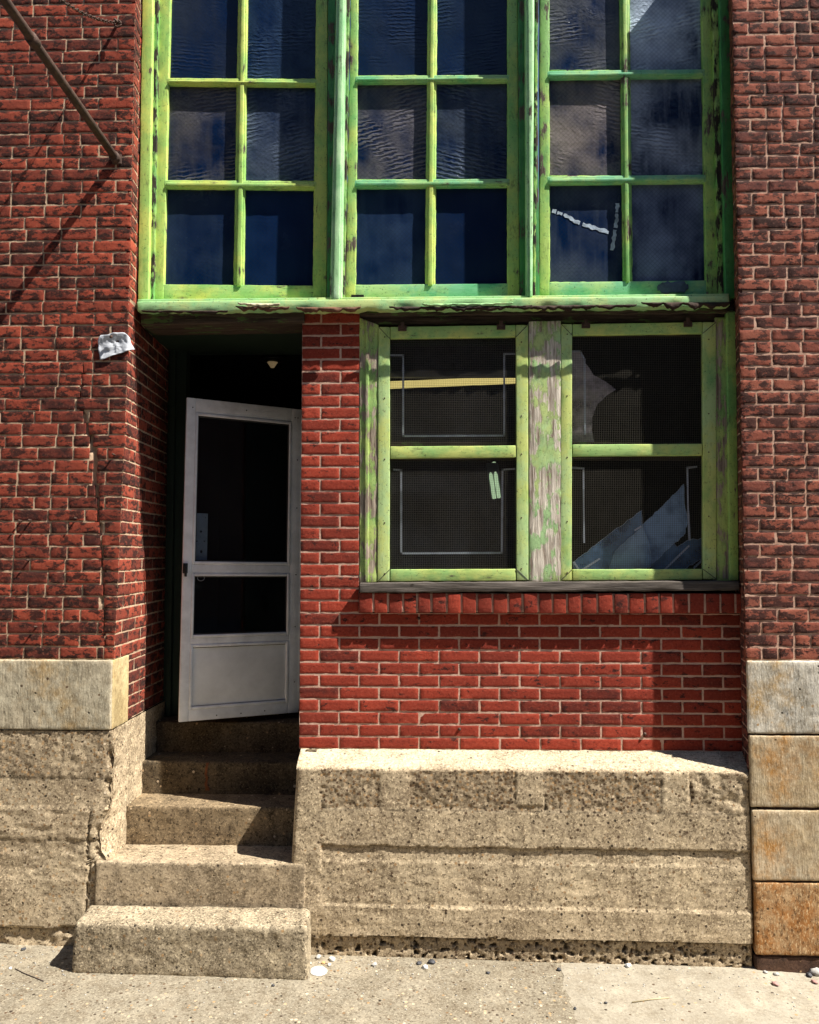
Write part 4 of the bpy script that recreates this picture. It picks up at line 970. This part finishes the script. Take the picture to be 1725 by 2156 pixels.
def streak(u, v):
    z = lerp(z2_ + .02, z3_ - .004, v); xc = P(436, 1650, .31).x + fbm((0, 0, z), 14, 3) * .03; w = .007 + .018 * max(0, .3 - v) + .004 * fbm((1, 0, z), 60, 4)
    p = Vector((xc + (u - .5) * 2 * w, .31, z)); q = p + Vector((fbm(p, 14, 5), fbm(p, 14, 19), fbm(p, 14, 33))) * .007; q.y -= .0035 + edge_round(z3_ - z, .012) * 1.0; return q
mb = MB(); sheet(mb, streak, 5, 40); mb.build('rust_stain', plain('orange_rust_stain', (.22, .075, .025), .95, bump=.002, var=.5), s3, smooth=True)

# loose block used as bottom step
cb = [[[None, None], [None, None]], [[None, None], [None, None]]]
yf, yb_ = -.40, YPL - .022
zt = P(400, 1948, yf).z
xl0, xr0 = P(157, 1960, yf).x, P(645, 1960, yf).x
for i, x in enumerate((xl0, xr0)):
    for j, y in enumerate((yf, yb_)):
        for k in range(2):
            zb = gz(x, y) - .015; xx = x + (.008 if i else -.018) * (1 - k) * (0 if j else 1) - (.0 if k else 0)
            if j: xx = P(188 if not i else 650, 1908, yb_).x + (.012 if i else 0)
            cb[i][j][k] = Vector((xx, y, zb if k == 0 else zt + (.004 if j else 0)))
blk = empty('concrete_block', ((xl0 + xr0) / 2, (yf + yb_) / 2, gz(xl0, yf)), 'pitted pale concrete block lying on the pavement as the lowest step', 'step')
mb = MB()
def blockd(p):
    q = Vector(p); q.x += fbm(p, 9, 5) * .014; q.z += fbm(p, 8, 7) * .008; q.y += fbm(p, 40, 3, 3) * .006 + fbm(p, 9, 8) * .010; q.z += fbm(p, 45, 4, 3) * .004; return q
rbox(mb, cb, r=.018, step=.011, dfn=blockd); mb.build('block', M['conc_block'], blk, smooth=True)

# ------------------------------------------------------------------ pavement and ground
def pav(mb, xa, xb, y0, y1, nx, ny, dz, seed):
    def fn(u, v):
        y = lerp(y0, y1, v); x = lerp(xa(y), xb(y), u); p = (x, y, 0)
        return Vector((x, y, gz(x, y) + dz + fbm(p, 3, seed) * .004 + fbm(p, 26, seed + 2, 3) * .0022))
    sheet(mb, fn, nx, ny)
jb = polyf([(-2.2, P(1240, 2156, -.6).x + .35), (-.75, P(1222, 2156, -.75).x), (-.4, P(1196, 2080, -.45).x), (YPL, P(1188, 2034, YPL).x)])
def jx(y): return jb(y) + fbm((0, y, 0), 9, 3) * .045 + fbm((0, y, 0), 40, 4, 3) * .02
mb = MB(); pav(mb, lambda y: -3.6, jx, -2.4, .05, 230, 110, 0, 3); mb.build('pavement', M['pave'], smooth=True)['kind'] = 'structure'
mb = MB(); pav(mb, lambda y: jx(y) - .012, lambda y: 3.6, -2.4, .05, 150, 110, .0005, 5); mb.build('pavement', M['pave2'], smooth=True)['kind'] = 'structure'
mb = MB(); sheet(mb, lambda u, v: Vector((lerp(-60, 60, u), lerp(-60, 8, v), -.035 + (polyg(lerp(-60, 60, u)) if False else ZG) - .02)), 60, 34)
mb.build('ground', M['asphalt'])['kind'] = 'structure'
mb = MB(); wbox(mb, -30, 30, -2.62, -2.4, ZG - .16, ZG - .028, r=.02, step=1.5); mb.build('kerb', M['pave2'])['kind'] = 'structure'
# unseen building added across the street to cut sky fill and darken pane reflections
op = empty('unseen_building', (0, -15, ZG - .2), 'dark brick building added unseen across the street to dim sky light and pane reflections', 'building')
mb = MB(); wbox(mb, -22, 20, -21, -15, ZG - .2, 12.0, r=.02, step=3); mb.build('wall', M['far_wall'], op)
mb = MB(); wbox(mb, -22.2, 20.2, -21.2, -14.8, 12.0, 12.5, r=.03, step=3); mb.build('cornice', M['stone_l'], op)
for fl in range(3):
    for k in range(11):
        x = -20 + k * 3.7; z = ZG + 1.0 + fl * 3.7
        mb = MB(); wbox(mb, x - .85, x + .85, -15.0, -14.96, z, z + 2.1, r=.01, step=1); f = mb.build('window', M['gasket'], op)
        mb = MB(); wbox(mb, x - .95, x + .95, -14.99, -14.85, z - .18, z - .02, r=.01, step=1); mb.build('sill', M['stone_l'], f)

# ------------------------------------------------------------------ iron strut, chain, paper, nails
w0 = P(245, 335, YL)
st = empty('iron_rod', w0, 'long rusty iron rod sticking out of the left brick pier', 'rod')
dirr = Vector((-.015, -1.0, .095)).normalized()
mb = MB(); tube(mb, [w0 + dirr * t for t in (0, .4, .8, 1.2, 1.6)], .021, 14); mb.build('rod', M['iron'], st, smooth=True)
mb = MB(); tube(mb, [w0 + dirr * t for t in (.88, .93)], .026, 14); tube(mb, [w0 + dirr * t for t in (-.01, .035)], .028, 14); mb.build('collar', M['iron'], st, smooth=True)
mb = MB(); wbox(mb, w0.x - .02, w0.x + .03, YL - .008, YL + .01, w0.z - .03, w0.z + .025, r=.003, step=.02, amp=.002); mb.build('wall_plate', M['iron'], st)
h0_ = P(250, 50, YL - .03)
chn = empty('iron_chain', h0_, 'rusty twisted chain hooked to the brick pier at the top left', 'chain')
mb = MB(); tube(mb, [P(250, 47, YL + .02), h0_ + Vector((0, -.01, 0)), h0_ + Vector((-.012, -.03, .006))], .008, 8)
tube(mb, [h0_ + Vector((.018 * math.cos(a), -.012, .018 * math.sin(a) - .008)) for a in [i * math.pi / 6 for i in range(13)]], .005, 6); mb.build('hook', M['iron'], chn, smooth=True)
mb = MB(); e0 = h0_ + Vector((-.01, -.02, -.006)); e1 = P(60, -60, -1.05); nL = 46
for i in range(nL):
    t = (i + .5) / nL; p = lerp(e0, e1, t) - Vector((0, 0, .05 * 4 * t * (1 - t))); d = (e1 - e0).normalized(); ln = (e1 - e0).length / nL
    a = d.cross(Vector((0, 0, 1))).normalized() if i % 2 else d.cross(Vector((0, 0, 1))).normalized().cross(d)
    a = Matrix.Rotation(i * .25, 3, d) @ a
    tube(mb, [p + d * ln * .68 * math.cos(w) + a * .0075 * math.sin(w) for w in [k * math.pi / 5 for k in range(11)]], .0026, 5, cap=False)
mb.build('links', M['iron'], chn, smooth=True)
# paper nailed to the corner
pc = P(240, 730, YL - .01); mb = MB()
outl = [(207, 716), (213, 706), (228, 706), (236, 702), (262, 700), (272, 708), (275, 722), (281, 733), (262, 742), (240, 748), (212, 760), (208, 735)]
cx_, cy_ = 242, 728
def rad(a):
    best = None
    for i in range(len(outl)):
        (xa, ya), (xb, yb2) = outl[i], outl[(i + 1) % len(outl)]; dx, dy = math.cos(a), math.sin(a); ex, ey = xb - xa, yb2 - ya
        den = dx * ey - dy * ex
        if abs(den) < 1e-9: continue
        t = ((xa - cx_) * ey - (ya - cy_) * ex) / den; s_ = ((xa - cx_) * dy - (ya - cy_) * dx) / den
        if t > 0 and -1e-6 <= s_ <= 1 + 1e-6: best = t if best is None else min(best, t)
    return best or 30
n = 48; rings = 12; vs = []
for r_ in range(rings + 1):
    for k in range(n):
        a = 2 * math.pi * k / n; R_ = rad(a) * r_ / rings; p = P(cx_ + R_ * math.cos(a), cy_ + R_ * math.sin(a), YL - .008)
        g = fbm(p, 22, 3, 4) * .016 + .006 * (r_ / rings) ** 2; bend = max(0, p.x - ledge(p.z)) * .9
        p.y += -g + bend; vs.append(p)
fs = [(r_ * n + k, r_ * n + (k + 1) % n, (r_ + 1) * n + (k + 1) % n, (r_ + 1) * n + k) for r_ in range(rings) for k in range(n)]
pap = empty('paper_notice', pc, 'crumpled weathered scrap of whitish paper nailed to the corner of the left pier', 'paper'); mb.add(vs, fs)
o = mb.build('sheet', M['paper'], pap, smooth=True); o.modifiers.new('s', 'SOLIDIFY').thickness = .0015
mb = MB(); blob(mb, P(234, 709, YL - .03), .009, .006, .009, 2, 8, .1); mb.build('nail', M['iron'], pap, smooth=True)
mb = MB()
for (x, y) in ((62, 1180 - 0), (66, 1096), (162, 1092), (78, 1320), (45, 1097), (242, 958), (4, 344)):
    mb = MB(); c0 = P(x, y, YL - .004); tube(mb, [c0 + Vector((0, .02, 0)), c0 + Vector((-.004, -.022, .003))], .0045, 7); mb.build('nail', M['iron'], B, smooth=True)
mb = MB()
for (x, y) in ((882, 1302), (968, 1535), (1358, 1545), (1352, 1230 + 0)):
    mb = MB(); blob(mb, P(x, y, -.004), .009, .01, .008, 3, 6, .2); mb.build('bolt', M['iron'], B, smooth=True)
# peeled grey patch on the right sash rail
mb = MB(); sheet(mb, lambda u, v: P(1386 + 62 * u + nz((u * 3, v, 1), 1.4) * 4, 594 + 24 * v + nz((u * 4, v * 2, 5), 1.5) * 5 + (0 if .1 < u < .9 else (v - .5) * -14), YS - .004 - nz((u * 5, v * 5, 0), 1) * .002), 16, 6)
o = mb.build('bare_patch', plain('blue_grey_patch', (.10, .14, .20), .8, bump=.004, bs=70, var=.6), bpy.data.objects['upper_window.002'] if 'upper_window.002' in bpy.data.objects else B, smooth=True)
o.modifiers.new('s', 'SOLIDIFY').thickness = .002

# ------------------------------------------------------------------ pebbles and litter on the pavement
def gp(x, y):                                      # where a sight line meets the pavement
    d = RC @ Vector(((x - W0 / 2) / FPX, (H0 / 2 - y) / FPX, -1.0)); t = 1.0
    for _ in range(20):
        p = CAM + d * t; t *= (CAM.z - gz(p.x, p.y)) / (CAM.z - p.z)
    return CAM + d * t
peb = [(671, 2046, 17, 'cap', 'round flat white plastic lid lying beside the concrete block'),
 (671, 2017, 8, 'pebble', 'pale round pebble against the base right of the block'), (699, 2022, 8, 'pebble_w', 'light stone standing behind the white lid'),
 (681, 2029, 5, 'pebble_o', 'small tan stone just above the white lid'), (652, 2030, 5, 'pebble', 'tiny pale stone at the corner of the block'), (694, 2033, 6, 'pebble_w', 'flat white stone right of the tan stone'),
 (789, 2033, 8, 'pebble', 'lone pale oval pebble between the lid and the black chip'), (895, 2039, 8, 'pebble_w', 'white lump beside the black chip'), (909, 2028, 9, 'pebble_d', 'black flat chip by the foot of the plinth'),
 (883, 2030, 7, 'pebble_d', 'dark grey bit left of the black chip'), (1323, 2036, 8, 'pebble_w', 'white stone on the smooth slab under the plinth'), (1177, 2043, 6, 'pebble_d', 'dark stone on the crack between the slabs'),
 (1635, 2053, 7, 'pebble', 'pale stone under the right stone footing'), (1612, 2049, 5, 'pebble', 'small pale stone left of the footing stones'), (1718, 2052, 15, 'pebble', 'largest grey stone at the right edge'),
 (1704, 2056, 8, 'pebble_d', 'dark stone beside the largest grey stone'), (1716, 2070, 8, 'pebble_p', 'purplish stone in front of the largest grey stone'), (1633, 2074, 8, 'pebble_p', 'rose coloured stone on the smooth slab'),
 (1276, 2113, 4, 'pebble_d', 'dark speck of stone near the straw'), (1147, 2092, 4, 'pebble', 'small pebble left of the slab crack'), (1211, 2125, 4, 'pebble_d', 'small dark stone along the slab crack low down'), (1028, 2050, 5, 'pebble_d', 'dark pebble in front of the plinth middle'),
 (50, 2000, 6, 'pebble_d', 'dark flat chip at the foot of the left base'), (575, 2076, 4, 'pebble_d', 'tiny dark stone in front of the block'), (22, 2040, 4, 'pebble_w', 'tiny white stone near the twig')]
for i, (x, y, r_, mt, lab) in enumerate(peb):
    c0 = gp(x, y); s = r_ / (400.0 if mt == 'cap' else 500.0); rg = random.Random(i * 13 + 1)
    nm, cat = ('plastic_lid', 'lid') if mt == 'cap' else ('pebble', 'pebble')
    m_ = MB()
    if mt == 'cap':
        for (ra, rb2, za, zb) in ((s, s * 1.0, 0, .004), (s, s * .86, .004, .010), (s * .86, s * .84, .010, .009)):
            n = 28; vs = [Vector((ra * math.cos(2 * math.pi * k / n), ra * math.sin(2 * math.pi * k / n), za)) for k in range(n)] + [Vector((rb2 * math.cos(2 * math.pi * k / n), rb2 * math.sin(2 * math.pi * k / n), zb)) for k in range(n)]
            m_.add(vs, [(k, (k + 1) % n, n + (k + 1) % n, n + k) for k in range(n)])
        m_.add([Vector((s * .85 * math.cos(2 * math.pi * k / 28), s * .85 * math.sin(2 * math.pi * k / 28), .0095)) for k in range(28)], [tuple(range(28))])
    else: blob(m_, (0, 0, s * .42), s, s * rg.uniform(.7, 1), s * rg.uniform(.4, .75), i * 2.3, 8, .5)
    o = m_.build(nm, M[mt], None, smooth=(mt != 'cap')); o.location = c0; o.rotation_euler = (0, 0, rg.random() * 6)
    tag(o, lab, cat, None if mt == 'cap' else 'stray pebbles on the pavement')
a, b = gp(1331, 2112), gp(1409, 2103); m_ = MB(); tube(m_, [a + Vector((0, 0, .004)), lerp(a, b, .5) + Vector((0, .004, .005)), b + Vector((0, 0, .004))], .0028, 6)
tag(m_.build('straw', M['straw'], None, smooth=True), 'short pale dry straw lying on the smooth pavement slab', 'straw')
m_ = MB(); tube(m_, [gp(x, y) + Vector((0, 0, .003)) for x, y in ((32, 2041), (50, 2050), (70, 2058), (92, 2067))], .0022, 6)
tag(m_.build('twig', M['twig'], None, smooth=True), 'thin dark twig lying on the pavement at the left', 'twig')
# random fine grit near the wall
m_ = MB(); rg = random.Random(4)
for i in range(420):
    x = rg.uniform(-2.6, 2.6); y = YPL - .02 - abs(rg.gauss(0, .22)); r_ = rg.uniform(.0015, .0045)
    if xl0 - .03 < x < xr0 + .03 and y > yf - .02: continue
    blob(m_, (x, y, gz(x, y) + r_ * .4), r_ * 1.3, r_, r_ * .7, i, 3, .3)
tag(m_.build('grit', M['pebble'], None, smooth=True), 'fine grit scattered along the foot of the wall', 'grit', kind='stuff')
